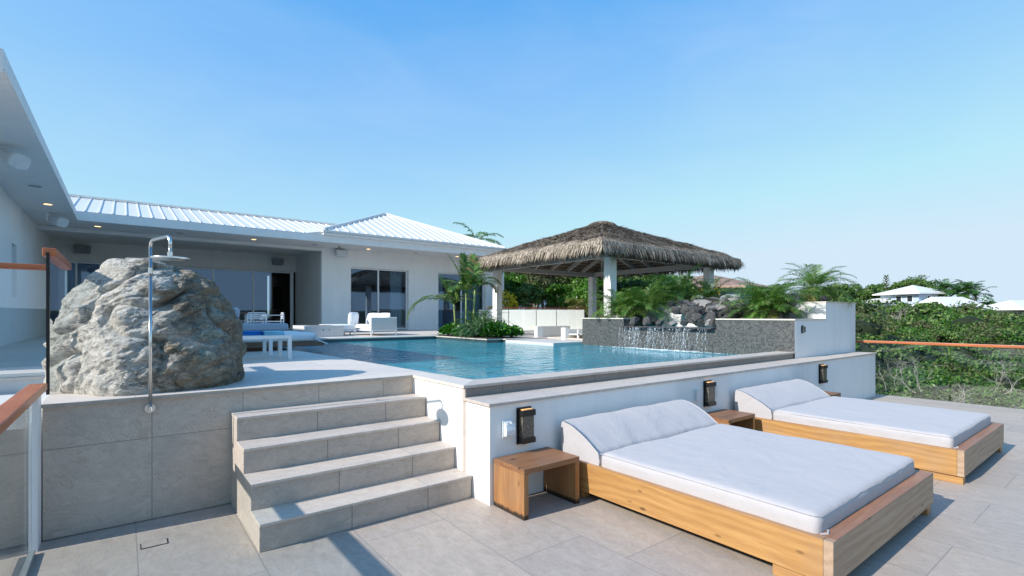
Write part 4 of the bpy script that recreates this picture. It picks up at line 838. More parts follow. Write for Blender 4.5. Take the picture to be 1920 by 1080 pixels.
def thatch():
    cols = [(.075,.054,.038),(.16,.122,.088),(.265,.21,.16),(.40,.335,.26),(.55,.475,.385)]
    ms = [simple('thatch_%s' % n, c, .9, 0, .25, 30) for n, c in zip(('shadow','brown','grey','straw','pale'), cols)]  # five straw tones, darkest to palest
    V = []; F = []; MI = []; nv = 0
    m = MB(); zu = -.0
    # solid body between underside and skin
    vs = [(GCX-EX,GCY-EY,ZE),(GCX+EX,GCY-EY,ZE),(GCX+EX,GCY+EY,ZE),(GCX-EX,GCY+EY,ZE),(GCX,GCY,ZA),(GCX-EX,GCY-EY,ZE+.20),(GCX+EX,GCY-EY,ZE+.20),(GCX+EX,GCY+EY,ZE+.20),(GCX-EX,GCY+EY,ZE+.20),(GCX,GCY,ZA+.14)]
    m.add(vs, [(0,4,1),(1,4,2),(2,4,3),(3,4,0),(5,6,9),(6,7,9),(7,8,9),(8,5,9),(0,1,6,5),(1,2,7,6),(2,3,8,7),(3,0,5,8)], 1)
    V += m.v
    faces = [(f, 1) for f in m.f]
    def strand(p, d, up, ln, wd, mi):
        side = d.cross(up).normalized()*wd
        b = len(V); e = p + d*ln; mid = p + d*ln*.55 + up*.012
        V.extend([tuple(p-side), tuple(p+side), tuple(mid+side*.9), tuple(mid-side*.9), tuple(e)])
        faces.append(((b,b+1,b+2,b+3), mi)); faces.append(((b+3,b+2,b+4), mi))
    sides = [(Vector((0,-1,0)),Vector((1,0,0)),EX,EY),(Vector((1,0,0)),Vector((0,1,0)),EY,EX),(Vector((0,1,0)),Vector((-1,0,0)),EX,EY),(Vector((-1,0,0)),Vector((0,-1,0)),EY,EX)]
    for o, tg, ht, ho in sides:
        sl = (ZA-ZE)/ho
        cnt = int(15500 if o.y < 0 or o.x < 0 else 7000)
        for i in range(cnt):
            f = math.sqrt(random.random())*1.02; row = .0
            f = (round(f*15)+random.uniform(-.45,.55))/15; f = min(max(f,.01),1.03)
            u = random.uniform(-1,1)*f; p = Vector((GCX,GCY,0)) + o*ho*f + tg*ht*u
            lump = noise.noise(Vector((p.x*1.6,p.y*1.6,2)))*.05
            # skin swells towards the eave and rounds over
            sk = .15 + .10*smooth(f) - .12*max(0,(f-.88)/.15)**2
            p.z = ZA - (ZA-ZE)*f + float(sk) + lump
            d = (o + Vector((0,0,-sl - .25 - (1.6*max(0,(f-.86)/.14) if f > .86 else 0))) + tg*random.gauss(u*.15,.34) + Vector((0,0,random.gauss(.14,.20)))).normalized()
            up = (Vector((0,0,1))+o*.4).normalized()
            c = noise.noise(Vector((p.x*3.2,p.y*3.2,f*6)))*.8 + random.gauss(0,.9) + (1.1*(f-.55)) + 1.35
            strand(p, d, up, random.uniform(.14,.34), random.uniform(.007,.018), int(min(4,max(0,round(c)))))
        for i in range(int(ht*2*(650 if o.y<0 or o.x<0 else 380))):        # hanging fringe
            u = random.uniform(-1.01,1.01); lay = random.random(); p = Vector((GCX,GCY,0)) + o*(ho-.10+lay*.14) + tg*ht*u; p.z = ZE + .02 + lay*.20
            d = (Vector((0,0,-1)) + o*random.gauss(.22*lay+.02,.12) + tg*random.gauss(0,.16)).normalized()
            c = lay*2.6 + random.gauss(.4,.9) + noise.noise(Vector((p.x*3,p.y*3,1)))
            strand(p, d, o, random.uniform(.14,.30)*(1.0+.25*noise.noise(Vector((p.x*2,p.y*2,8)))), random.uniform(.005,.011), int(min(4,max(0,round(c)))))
    for i in range(900):       # cap at the apex
        a = random.uniform(0,6.283); r = random.uniform(0,.42); p = Vector((GCX+r*math.cos(a), GCY+r*math.sin(a), ZA+.155-r*r*.5)); d = Vector((math.cos(a),math.sin(a),-.5-r)).normalized()
        strand(p, d, Vector((0,0,1)), random.uniform(.15,.3), random.uniform(.008,.016), random.choice((0,1,1,2,3)))
    me = D.meshes.new('thatch'); off = t.location
    me.from_pydata([(v[0]-off.x,v[1]-off.y,v[2]-off.z) for v in V], [], [f for f, _ in faces])
    for mm in ms: me.materials.append(mm)
    me.polygons.foreach_set('material_index', [k for _, k in faces]); me.update()
    o = D.objects.new('thatch', me); COL.objects.link(o); o.parent = t
thatch()

# ------------------------------------------------------------------ pool furniture on the upper deck
def small_table(x0, x1, y0, y1, z1, label):
    t = thing('low_table', label, 'table', ((x0+x1)/2, (y0+y1)/2, DK), 'white low tables beside the boulder'); s = .05
    MB().box(x0, x1, y0, y1, z1-.045, z1).build('table_top', alu, t, bevel=.003)
    for x in (x0, x1-s):
        for y in (y0, y1-s): MB().box(x, x+s, y, y+s, DK, z1-.0452).build('leg', alu, t)
small_table(1.05, 1.86, 7.43, 8.02, 1.272, 'nearer white square legged table with the folded towels')
small_table(1.05, 1.84, 8.48, 8.96, 1.262, 'farther white square legged table just behind the towel table')
def towel(cx, cy, lx, ly, col, label):
    m, t_, b = M('towel_' + label.split()[0]); n = nz(t_, pos(t_), 300, 2); r = nz(t_, pos(t_), 9, 3)
    c = ramp(t_, r.outputs[0], [(.35, tuple(a*.8 for a in col)), (.65, col)]); L(t_, c.outputs[0], b.inputs['Base Color']); b.inputs['Roughness'].default_value = .95; bump(t_, b, n.outputs[0], .5, .004)
    o = MB(); prof = []
    for k in range(3):      # three soft folds
        z = 1.274 + k*.019; q = []
        for a in range(10):
            an = -math.pi/2 + math.pi*a/9; q.append((ly/2-.012+.012*math.cos(an), z+.0095+.0095*math.sin(an)))
        for a in range(10):
            an = math.pi/2 + math.pi*a/9; q.append((-ly/2+.012+.012*math.cos(an), z+.0095+.0095*math.sin(an)))
        o.xprism([(cy+a_+random.uniform(-.002,.002), b_) for a_, b_ in q], cx-lx/2+random.uniform(0,.015), cx+lx/2-random.uniform(0,.015))
    p = o.build('towel', m, smooth=True); tag(p, label, 'towel')
towel(1.40, 7.75, .28, .26, (.015,.22,.62), 'blue folded towel at the left of the low white table')
towel(1.66, 7.62, .26, .22, (.30,.66,.85), 'pale turquoise folded towel at the right of the low white table')
def pillow_mesh(cx, cy, cz, w_, h_, d_, rz=0, tilt=0, n=14):
    vs = []; idx = {}
    R_ = Matrix.Rotation(rz, 3, 'Z') @ Matrix.Rotation(tilt, 3, 'X')
    m = MB()
    for s in (1,-1):
        for i in range(n+1):
            for j in range(n+1):
                u = i/n*2-1; v = j/n*2-1; th = d_/2*((1-abs(u)**3.5)*(1-abs(v)**3.5))**.45
                k = 1-.05*(u*u*v*v); p = R_ @ Vector((u*w_/2*k, -s*th, v*h_/2*k)); vs.append((cx+p.x, cy+p.y, cz+p.z))
    fs = []
    for s in range(2):
        for i in range(n):
            for j in range(n):
                a = s*(n+1)**2 + i*(n+1)+j; f = (a, a+n+1, a+n+2, a+1); fs.append(f if s == 0 else f[::-1])
    return m.add(vs, fs)
# dark framed day bed beside the pool
t = thing('lounge_bed', 'dark teak lounge bed with white mattress reaching out over the pool edge', 'lounge bed', (2.1, 10.1, DK))
MB().box(.2, 2.88, 9.28, 11.0, 1.000, 1.075).build('frame', wood_dark, t, bevel=.004)
MB().box(.4, 2.18, 9.45, 10.8, DK, .999).build('plinth', wood_dark, t)
MB().box(.25, 2.76, 9.34, 10.94, 1.076, 1.235).build('mattress', fab_grey if 0 else fab2, t, bevel=.06, seg=5)
m = MB(); m.tube([(2.70,9.33,1.20),(2.76,9.31,1.11),(2.93,9.26,1.03)], .012, 6); m.tube([(2.68,9.33,1.15),(2.74,9.31,1.20)], .016, 6); m.build('tie', alu, t)
# grey sofa
t = thing('grey_sofa', 'grey upholstered outdoor sofa with scatter cushion behind the lounge bed', 'sofa', (2.6, 14.3, DK))
MB().box(1.2, 3.50, 13.95, 14.9, 1.10, 1.145).build('frame', wood_dark, t)
for a, b_ in ((1.22,2.30),(2.33,3.42)): MB().box(a, b_, 13.97, 14.8, 1.146, 1.335).build('seat_cushion', fab_grey, t, bevel=.05, seg=4)
for x in (1.3,3.42): MB().box(x,x+.05,14.0,14.05,DK,1.099).build('leg', alu, t)
MB().box(1.2,2.25,14.81,15.0,1.15,1.60).build('backrest', fab_grey, t, bevel=.05, seg=4)
p = pillow_mesh(2.22, 14.35, 1.53, .44, .44, .18, rz=1.2, tilt=.15).build('scatter_cushion', fab_grey, smooth=True); tag(p, 'plump grey scatter cushion on the grey sofa right of the boulder', 'cushion')
# dining chairs
def chair(x, y, rz, label):
    t = thing('dining_chair', label, 'chair', (x, y, DK), 'white slatted dining chairs', rz)
    def bb(name, x0,x1,y0,y1,z0,z1):
        o = MB().box(x0+x,x1+x,y0+y,y1+y,z0+DK,z1+DK); return o
    bb('s',-.27,.27,-.25,.25,.40,.425).build('seat', alu, t)
    for a in (-.27,.235):
        bb('l',a,a+.035,-.27,-.235,0,.66).build('leg', alu, t); bb('l',a,a+.035,.235,.27,0,.40).build('leg', alu, t)
        bb('l',a,a+.035,-.234,.25,.60,.625).build('armrest', alu, t)
    m = MB()
    for k in range(4): m.box(x-.235,x+.235,y-.265,y-.245,DK+.50+k*.055,DK+.535+k*.055)
    m.build('back_slats', alu, t)
    return t
chair(3.19, 17.0, .0, 'white slatted dining chair seen from behind, left of its pair')
chair(3.78, 17.3, 1.5, 'white slatted dining chair turned sideways, right of its pair')
# fire pit
t = thing('fire_pit', 'pale rectangular concrete fire pit box at the far pool edge', 'fire pit', (4.5, 15, DK))
m = MB(); m.box(3.93,5.02,14.42,15.6,DK,1.252); m.build('box', concrete_m, t, bevel=.004)
MB().box(4.15,4.8,14.7,15.35,1.2521,1.262).build('burner', simple('lava_bed', (.12,.11,.10), .9, 0, .4, 40), t)
m = MB(); m.box(4.43,4.46,14.412,14.4195,1.12,1.15); m.build('knob', black_m, t); MB().box(4.60,4.62,14.412,14.4195,1.12,1.15).build('key_hole', black_m, t)
# white sofa
def white_sofa():
    t = thing('white_sofa', 'white framed sofa with pale cushions and woven end panel before the house windows', 'sofa', (6.1, 14.7, DK))
    m = MB(); m.box(5.70,6.52,14.08,14.12,1.085,1.115); m.box(5.70,5.74,14.12,15.9,1.085,1.115); m.box(6.48,6.52,14.12,15.9,1.085,1.115); m.build('frame', alu, t)
    for x in (5.71,6.48):
        for y in (14.09,15.85): MB().box(x,x+.035,y,y+.035,DK,1.0845).build('leg', alu, t)
    MB().box(5.73,6.50,14.09,14.13,1.116,1.465).build('end_panel', weave_m, t); m = MB(); m.tube([(5.72,14.11,1.116),(5.72,14.11,1.475),(6.51,14.11,1.475),(6.51,14.11,1.116)], .016, 8); m.build('end_frame', alu, t)
    MB().box(6.47,6.51,14.14,15.85,1.116,1.42).build('back_panel', weave_m, t)
    for a, b_ in ((14.15,14.98),(15.0,15.86)): MB().box(5.74,6.40,a,b_,1.116,1.27).build('seat_cushion', fab2, t, bevel=.03, seg=3)
    for y in (14.58,15.42): pillow_mesh(6.30,y,1.42,.80,.42,.20,rz=math.pi/2,tilt=.22).build('back_cushion', fab2, t, smooth=True)
    p = pillow_mesh(5.72,15.55,1.44,.42,.42,.2,rz=.6,tilt=.1).build('scatter_cushion', fab2, smooth=True); tag(p, 'plump white scatter cushion leaning at the left end of the white sofa', 'cushion')
    t = thing('ottoman', 'low white cushioned ottoman between fire pit and white sofa', 'ottoman', (5.3,15.5,DK))
    MB().box(4.75,5.62,15.0,16.0,1.08,1.11).build('frame', alu, t); MB().box(4.77,5.60,15.02,15.98,1.111,1.27).build('cushion', fab2, t, bevel=.04, seg=3)
    for x in (4.77,5.56):
        for y in (15.02,15.94): MB().box(x,x+.035,y,y+.035,DK,1.0795).build('leg', alu, t)
white_sofa()

# ------------------------------------------------------------------ cascade stones
def rock_mesh(seed, n=3):
    import bmesh
    bm = bmesh.new(); bmesh.ops.create_icosphere(bm, subdivisions=5, radius=1); r = random.Random(seed)
    pl = []
    for k in range(11):
        d = Vector((r.gauss(0,1),r.gauss(0,1),r.gauss(0,1))).normalized(); pl.append((d, r.uniform(.34,.72)))
    for v in bm.verts:
        p = v.co.copy()
        for d, h in pl:
            s = p.dot(d)
            if s > h: p -= d*(s-h)*.93
        q = p*2.2+Vector((seed*3.1,seed*1.7,0)); p += p.normalized()*(noise.fractal(q,.8,2,4)*.07 + noise.fractal(q*4,.8,2,3)*.022)
        v.co = p
    me = D.meshes.new('stone'); bm.to_mesh(me); bm.free(); return me
rmeshes = []
for s in range(7):
    me = rock_mesh(s+1); me.materials.append(rock_m if s < 5 else rock_pale); rmeshes.append(me)
def rock(x, y, z, sx, sy, sz, k, rot=(0,0,0), label=None):
    o = D.objects.new('rock', rmeshes[k]); COL.objects.link(o); o.location = (x,y,z); o.scale = (sx,sy,sz); o.rotation_euler = rot
    tag(o, label or 'rough grey stone among those heaped around the waterfall basin', 'rock', 'stones heaped in the waterfall planter')
rock(8.93,7.12,1.40,.15,.17,.13,0,(.3,.2,.5),'dark angular stone at the left end of the spillway edge')
rock(8.98,6.80,1.39,.13,.16,.12,1,(.1,.6,1.5)); rock(9.02,6.52,1.37,.10,.12,.11,2,(.5,0,.3)); rock(9.12,6.22,1.38,.12,.15,.08,5,(0,.2,.8),'reddish pale stone lying on the spillway edge')
rock(9.15,5.98,1.39,.10,.13,.11,3,(.2,.3,2)); rock(9.55,6.05,1.62,.16,.14,.26,4,(.1,-.2,.4),'tall dark stone standing upright left of the cascade')
rock(9.45,5.60,1.48,.26,.28,.15,0,(.2,.1,.7)); rock(9.75,5.75,1.68,.18,.15,.13,5,(.2,.5,0)); rock(9.95,5.50,1.84,.13,.13,.12,2,(.9,.3,.6))
rock(9.55,5.30,1.58,.26,.24,.10,1,(.1,.25,.2)); rock(9.85,5.25,1.82,.24,.26,.13,6,(.3,-.2,.9),'large whitish stone in the middle of the cascade')
rock(9.42,5.08,1.50,.22,.22,.12,3,(-.1,.2,1.1)); rock(9.70,4.90,1.68,.34,.38,.13,0,(.25,-.15,.35)); rock(9.85,4.72,1.86,.20,.42,.11,5,(-.33,.1,.25),'pinkish white slab tilted across the cascade')
rock(9.98,4.78,1.98,.10,.36,.06,2,(-.34,.15,.2),'thin dark slab lying on the pinkish stone'); rock(9.60,4.55,1.60,.28,.26,.19,4,(.3,.1,2.0),'big dark rounded stone beside the right mosaic wall')
rock(9.95,4.45,1.84,.18,.18,.15,1,(.1,.9,.3)); rock(10.1,4.28,1.86,.16,.20,.14,6,(.4,.2,.1)); rock(9.25,5.22,1.40,.14,.16,.10,2,(.5,.5,.5))
for i in range(46):
    f = random.random(); yy = random.uniform(4.35,6.1+f*1.1); xx = 9.3+f*.80; rock(xx, yy, 1.36+f*.50+random.uniform(-.05,.07), random.uniform(.12,.24), random.uniform(.14,.26), random.uniform(.07,.14), random.choice((0,1,2,3,4,5,6)), (random.uniform(-.5,.5),random.uniform(-.4,.4),random.uniform(0,3)))
rock(10.1,5.9,1.86,.13,.16,.10,3,(0,0,1)); rock(10.3,6.3,1.82,.16,.15,.09,0,(.3,0,.4)); rock(10.1,6.75,1.82,.10,.2,.08,1,(0,.2,.2)); rock(10.15,7.3,1.83,.12,.16,.07,4,(0,0,.7))
for i, (y, s) in enumerate(((8.15,.13),(7.85,.11),(7.58,.14),(4.85,.10),(4.62,.13),(4.35,.10),(4.12,.12),(3.98,.09))): rock(9.2+.12*(i%2), y, 1.45, s, s*1.1, s*.75, i%5, (i*.7,i*.4,i))
for i, (y, s) in enumerate(((8.0,.12),(7.55,.16),(5.0,.11),(4.5,.14),(4.2,.12))): rock(9.62, y, 1.45, s, s*1.1, s*.8, (i+2)%5, (i*.5,i*.9,i*1.3))
rock(10.55,3.93,1.85,.14,.12,.085,0,(.2,.1,.4),'dark stone sitting on the top corner of the white planter wall'); rock(10.85,4.0,1.83,.13,.12,.08,2,(.2,.3,1))
m = MB().add([(8.9,5.14,1.3135),(9.9,5.14,1.3135),(9.9,7.32,1.3135),(8.9,7.32,1.3135)], [(0,1,2,3)]); o = m.build('basin_water', water_m); struct(o, 'thin sheet of water on the slate spillway', 'water')

# ------------------------------------------------------------------ plants
palm_green = leaf('date_palm_leaf', [(.022,.07,.012),(.05,.14,.021),(.09,.21,.034),(.15,.28,.055),(.26,.34,.12)], .4, .32, .5)
palm_dark = leaf('dark_palm_leaf', [(.016,.065,.012),(.035,.11,.02),(.06,.16,.03),(.11,.20,.045)], .4, .3, .5)
palm_yel = leaf('yellowing_palm_leaf', [(.07,.13,.02),(.14,.20,.04),(.22,.26,.07),(.30,.25,.10),(.36,.27,.14)], .5, .35)
dry_leaf = leaf('dry_leaf', [(.20,.11,.045),(.32,.19,.08),(.26,.2,.09)], .8, .2)
fern_m = leaf('glossy_shrub_leaf', [(.015,.085,.010),(.03,.14,.016),(.05,.19,.022),(.10,.27,.035)], .3, .3, .6)
strap_m = leaf('strap_leaf', [(.05,.12,.05),(.10,.18,.09),(.18,.26,.14)], .4, .3, .5)
bark_palm = rock_mat('palm_trunk_bark', [(.10,.07,.045),(.20,.14,.09),(.30,.23,.15),(.40,.31,.22)], (.15,.09,.05), (.18,.15,.1), .2, 9.0, .7)
stem_green = simple('green_cane', (.26,.34,.12), .5, 0, .25, 30); bark_m = simple('grey_bark', (.24,.20,.16), .9, 0, .3, 12); dead_m = simple('bleached_wood', (.36,.33,.29), .8, 0, .12, 9)

def frond(m, base, az, el, ln, nl, ll, lw, droop, mi=0, dry=0.0, keel=.5, rac=.006, twist=0.0, spread=1.0):
    """feather leaf: an arching midrib with two rows of narrow leaflets"""
    p = Vector(base); pts = [p.copy()]; e = el; seg = 12; dirs = []
    for k in range(seg):
        d = Vector((math.cos(az)*math.cos(e), math.sin(az)*math.cos(e), math.sin(e))); p = p + d*(ln/seg); pts.append(p.copy()); dirs.append(d); e -= droop/seg*(.5+1.2*k/seg); az += twist/seg
    dirs.append(dirs[-1]); m.tube(pts, [rac*(1-.85*i/seg) for i in range(seg+1)], 3, mi, cap=False)
    for i in range(nl):
        f = .14 + .86*(i+.5)/nl; q = f*seg; k = min(seg-1,int(q)); c = pts[k].lerp(pts[k+1], q-k); d = dirs[k]
        sd_ = d.cross(Vector((0,0,1))); sd_ = sd_.normalized() if sd_.length > .01 else Vector((1,0,0)); up = sd_.cross(d).normalized()
        L0 = ll*(math.sin(math.pi*min(1,(f*.86+.10)))**.6)*random.uniform(.85,1.12)
        for s in (-1,1):
            dd = (sd_*s*spread + d*(.55+.7*f) + up*(keel*random.uniform(.4,1.3)) + Vector((random.gauss(0,.10),random.gauss(0,.10),-.16+random.gauss(0,.08)))).normalized()
            wn = dd.cross(up).normalized()*lw; mid = c + dd*L0*.5 + Vector((0,0,.0)); tip = c + dd*L0 + Vector((0,0,-L0*random.uniform(.10,.34)))
            mm = mi if random.random() > dry*f else mi+1
            m.add([c-wn*.45, c+wn*.45, mid+wn, mid-wn, tip], [(0,1,2,3),(3,2,4)], mm)
def palm(x, y, z, n, ln, label, mats, trunk_h=.1, trunk_r=.05, ll=.20, lw=.006, nl=34, lean=(0,0), el=(.15,1.45), droop=1.5, dry=.05, cat='palm', group=None, name='date_palm', lowdry=0, keel=.5, trunk_mat=None, rac=.006):
    t = thing(name, label, cat, (x, y, z), group); top = Vector((x+lean[0], y+lean[1], z+trunk_h)); b = MB(); k = 9
    b.tube([Vector((x,y,z)).lerp(top, i/k)+Vector((0,0,0)) for i in range(k+1)], [trunk_r*(1+.12*(i%2)+.15*(i/k)) for i in range(k+1)], 12); b.build('trunk', trunk_mat or bark_palm, t, smooth=True)
    m = MB()
    for i in range(n):
        f = i/n; az = i*2.39996+random.uniform(-.2,.2); e = el[1]-(el[1]-el[0])*f**.8 + random.uniform(-.08,.08); l = ln*random.uniform(.82,1.08)*(.75+.35*math.sin(math.pi*min(1,f+.15)))
        frond(m, top+Vector((math.cos(az),math.sin(az),0))*trunk_r*.6, az, e, l, nl, ll, lw, droop*random.uniform(.75,1.2), 0 if f < 1-lowdry else 1, dry, keel, rac, random.uniform(-.2,.2))
    m.build('fronds', mats, t); return t
pm = [palm_green, palm_yel]
palm(9.52,7.95,1.42,46,.98,'bushy green date palm at the left end of the mosaic planter', pm, .12, .05, .22, .0056, 42, dry=.08)
palm(9.66,7.35,1.42,42,.98,'bushy green date palm behind the left end of the waterfall', pm, .22, .05, .22, .0056, 42, dry=.1)
palm(10.75,7.25,1.72,40,1.05,'dark taller palm behind the waterfall, under the gazebo roof edge', [palm_dark,palm_yel], .26, .07, .23, .0060, 42, dry=.06, el=(-.1,1.4))
palm(10.9,6.45,1.72,30,.85,'low yellowing palm right of the dark palm behind the waterfall', [palm_dark,palm_yel], .10, .06, .20, .007, 34, dry=.25, lowdry=.25)
palm(9.50,4.50,1.42,56,.86,'broad green date palm spreading over the right mosaic wall', pm, .20, .06, .22, .0054, 46, dry=.10, el=(.15,1.4), lowdry=.06, droop=1.35)
palm(10.85,4.25,1.74,44,.80,'small date palm with rough trunk on top of the white planter', pm, .34, .065, .19, .0054, 40, lean=(.03,-.04), dry=.14, el=(-.45,1.45), lowdry=.14, droop=1.6)

# planting bed at the far left pool corner
bed = struct(MB().prism([(7.36,10.56),(8.3,10.56),(8.3,13.2),(7.36,13.2)], DK, DK+.02).build('planting_bed', soil), 'soil of the planting bed at the pool corner', 'planting bed')
def shrub_leaves(name, label, cat, cx, cy, z, rx, ry, h, n, size, mat, kind='broad', group=None):
    t = thing(name, label, cat, (cx, cy, z), group); m = MB(); s = MB()
    for k in range(7):
        a = random.uniform(0,6.28); q = Vector((cx+rx*.5*math.cos(a), cy+ry*.5*math.sin(a), z+h*.7)); s.tube([(cx,cy,z),((cx+q.x)/2,(cy+q.y)/2,z+h*.4),q], [.012,.008,.004], 5)
    s.build('stems', bark_m, t)
    for i in range(n):
        a = random.uniform(0,6.283); r = random.random()**.4; f = random.random()**.7; px, py = cx+rx*r*math.cos(a), cy+ry*r*math.sin(a); hz = h*(1-.55*r*r)*f + .03 + .05*noise.noise(Vector((px*5,py*5,0)))
        p = Vector((px,py,z+hz)); o = Vector((math.cos(a)*r+random.gauss(0,.5), math.sin(a)*r+random.gauss(0,.5), random.uniform(-.1,.9))).normalized()
        u = o.cross(Vector((random.gauss(0,1),random.gauss(0,1),random.gauss(0,1)))).normalized()
        if kind == 'strap':
            ln = size*random.uniform(1.4,2.6); w_ = u*size*.07; mid = p+o*ln*.5+Vector((0,0,.02)); tip = p+o*ln+Vector((0,0,-ln*.35)); m.add([p-w_,p+w_,mid+w_,mid-w_,tip],[(0,1,2,3),(3,2,4)])
        else:
            sz = size*random.uniform(.6,1.2); w_ = u*sz*.36; m.add([p, p+o*sz*.45+w_, p+o*sz+Vector((0,0,-sz*.15)), p+o*sz*.45-w_],[(0,1,2,3)])
    m.build('leaves', mat, t); return t
shrub_leaves('shrub','glossy bright green shrub at the left end of the planting bed','shrub',7.72,12.75,DK+.02,.36,.5,.30,1300,.11,fern_m)
shrub_leaves('shrub','glossy green shrub beneath the cane palm in the planting bed','shrub',7.68,12.0,DK+.02,.33,.5,.29,1300,.10,fern_m)
shrub_leaves('shrub','strappy pale green plant in the middle of the planting bed','shrub',7.75,11.35,DK+.02,.38,.42,.38,560,.20,strap_m,'strap')
shrub_leaves('shrub','glossy green shrub at the right end of the planting bed near the post','shrub',7.9,10.9,DK+.02,.40,.34,.38,1500,.11,fern_m)
shrub_leaves('shrub','low green shrub filling the corner beside the white platform','shrub',8.35,10.85,DK+.02,.33,.28,.26,900,.10,fern_m)
palm(8.1,11.95,DK+.02,44,1.0,'fine leaved small palm in the middle of the planting bed', [palm_dark,palm_green], .12, .04, .22, .005, 38, el=(.1,1.5), dry=.3)
# clump of cane palms
def cane(x, y, h, lean, fr, label, mats, dead=0):
    t = thing('cane_palm', label, 'palm', (x, y, DK), 'cane palms in the planting bed'); b = MB(); k = 14; top = Vector((x+lean[0],y+lean[1],DK+h))
    b.tube([Vector((x+lean[0]*(i/k)**1.5,y+lean[1]*(i/k)**1.5,DK+h*i/k)) for i in range(k+1)], [.026*(1.12 if i%2 else .95) for i in range(k+1)], 8); b.build('cane', stem_green, t, smooth=True)
    m = MB()
    for (az, el, ln, dr) in fr: frond(m, top, az, el, ln, 40, .34, .019, dr, 0, .30, .3, .012)
    for k in range(3): frond(m, top, k*1.9+x, random.uniform(.5,1.3), random.uniform(.6,1.0), 22, .28, .018, 1.5, 0, .2, .3, .010)
    m.build('fronds', mats, t)
Rt = Vector((.79,-.61,0)); AZR = math.atan2(-.61,.79); AZL = AZR+math.pi
cane(8.0,13.15,.95,(-.03,.04),[(AZL,.45,1.75,2.0),(AZL+.12,.62,1.5,2.1),(AZR,.9,.9,1.3),(AZL-.5,1.25,1.0,.5),(AZR+.6,1.3,.8,.4)],'cane palm with one long frond arching down toward the pool at left',[palm_green,palm_yel])
cane(8.0,12.55,1.25,(.02,.02),[(AZL,1.25,1.3,.3),(AZR,1.2,1.0,.9),(AZL-.3,1.0,.9,1.5),(AZR-.8,.9,.8,1.4),(1.6,1.45,1.2,.1)],'tall middle cane palm with upright fronds before the right house window',[palm_green,palm_yel])
cane(8.02,12.2,1.35,(.05,-.02),[(AZR,1.1,.9,2.2),(AZR+.4,.8,.8,2.2),(AZL,1.3,.8,.6),(1.2,1.4,1.1,.3)],'right cane palm with a dried brown frond beside the gazebo thatch',[palm_green,dry_leaf])

# ------------------------------------------------------------------ leafy masses beyond the terraces
def leaf_cloud(cent, rad, n, size, squash=.75, seed=0, upper=True):
    """numpy: n leaf quads per bush, spread over lumpy shells around the centres"""
    g = np.random.default_rng(seed); K = len(cent); idx = np.repeat(np.arange(K), n); T = K*n
    d = g.normal(size=(T,3)); 
    if upper: d[:,2] = np.abs(d[:,2])*1.0-.25
    d /= np.linalg.norm(d,axis=1)[:,None]
    # lumps: each bush has its own set of sub clusters
    ncl = 16; cl = g.normal(size=(K,ncl,3)); cl[:,:,2] = np.abs(cl[:,:,2])-.2 if upper else cl[:,:,2]; cl /= np.linalg.norm(cl,axis=2)[:,:,None]
    c = g.integers(0,ncl,T); cd = cl[idx,c]; rr = (.62+.28*g.random((K,ncl)))[idx,c]
    base = cd*rr[:,None]; off = d*(.34*g.random(T)**.35)[:,None]; P = base+off
    R = rad[idx]; P = P*R[:,None]; P[:,2] *= squash; C = cent[idx]+P
    out = (base+off*2.2); out /= np.linalg.norm(out,axis=1)[:,None]
    nrm = out + g.normal(size=(T,3))*.55; nrm /= np.linalg.norm(nrm,axis=1)[:,None]
    a = np.cross(nrm, g.normal(size=(T,3))); a /= np.linalg.norm(a,axis=1)[:,None]; b = np.cross(nrm,a)
    s = (size[idx] if isinstance(size,np.ndarray) else np.full(T,size))*g.uniform(.6,1.3,T)
    a = a*s[:,None]; b = b*(s*.55)[:,None]; V = np.stack([C-a, C-b, C+a, C+b], 1).reshape(-1,3); F = np.arange(T*4).reshape(T,4); return V, F
scrub_m = leaf('scrub_leaf', [(.018,.055,.010),(.038,.10,.016),(.065,.15,.025),(.10,.195,.036),(.14,.23,.05),(.18,.21,.08)], .5, .25, .35)
scrub2_m = leaf('olive_leaf', [(.04,.065,.02),(.075,.10,.035),(.11,.13,.055),(.16,.15,.08)], .6, .25, .3)
bright_m = leaf('bright_leaf', [(.03,.10,.010),(.05,.15,.015),(.09,.22,.025),(.15,.30,.04)], .4, .35, .4)
core_m = simple('bush_core_dark', (.012,.022,.006), .95, 0, .4, 3)  # near-black filling for the added light-blocking solids in the bushes
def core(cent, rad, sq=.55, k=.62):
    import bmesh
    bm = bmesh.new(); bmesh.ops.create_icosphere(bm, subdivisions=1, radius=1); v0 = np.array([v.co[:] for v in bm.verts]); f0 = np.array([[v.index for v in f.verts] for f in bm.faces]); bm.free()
    V = np.concatenate([c+v0*np.array([r*k,r*k,r*k*sq]) for c, r in zip(cent, rad)]); F = np.concatenate([f0+i*len(v0) for i in range(len(cent))]); return V, F
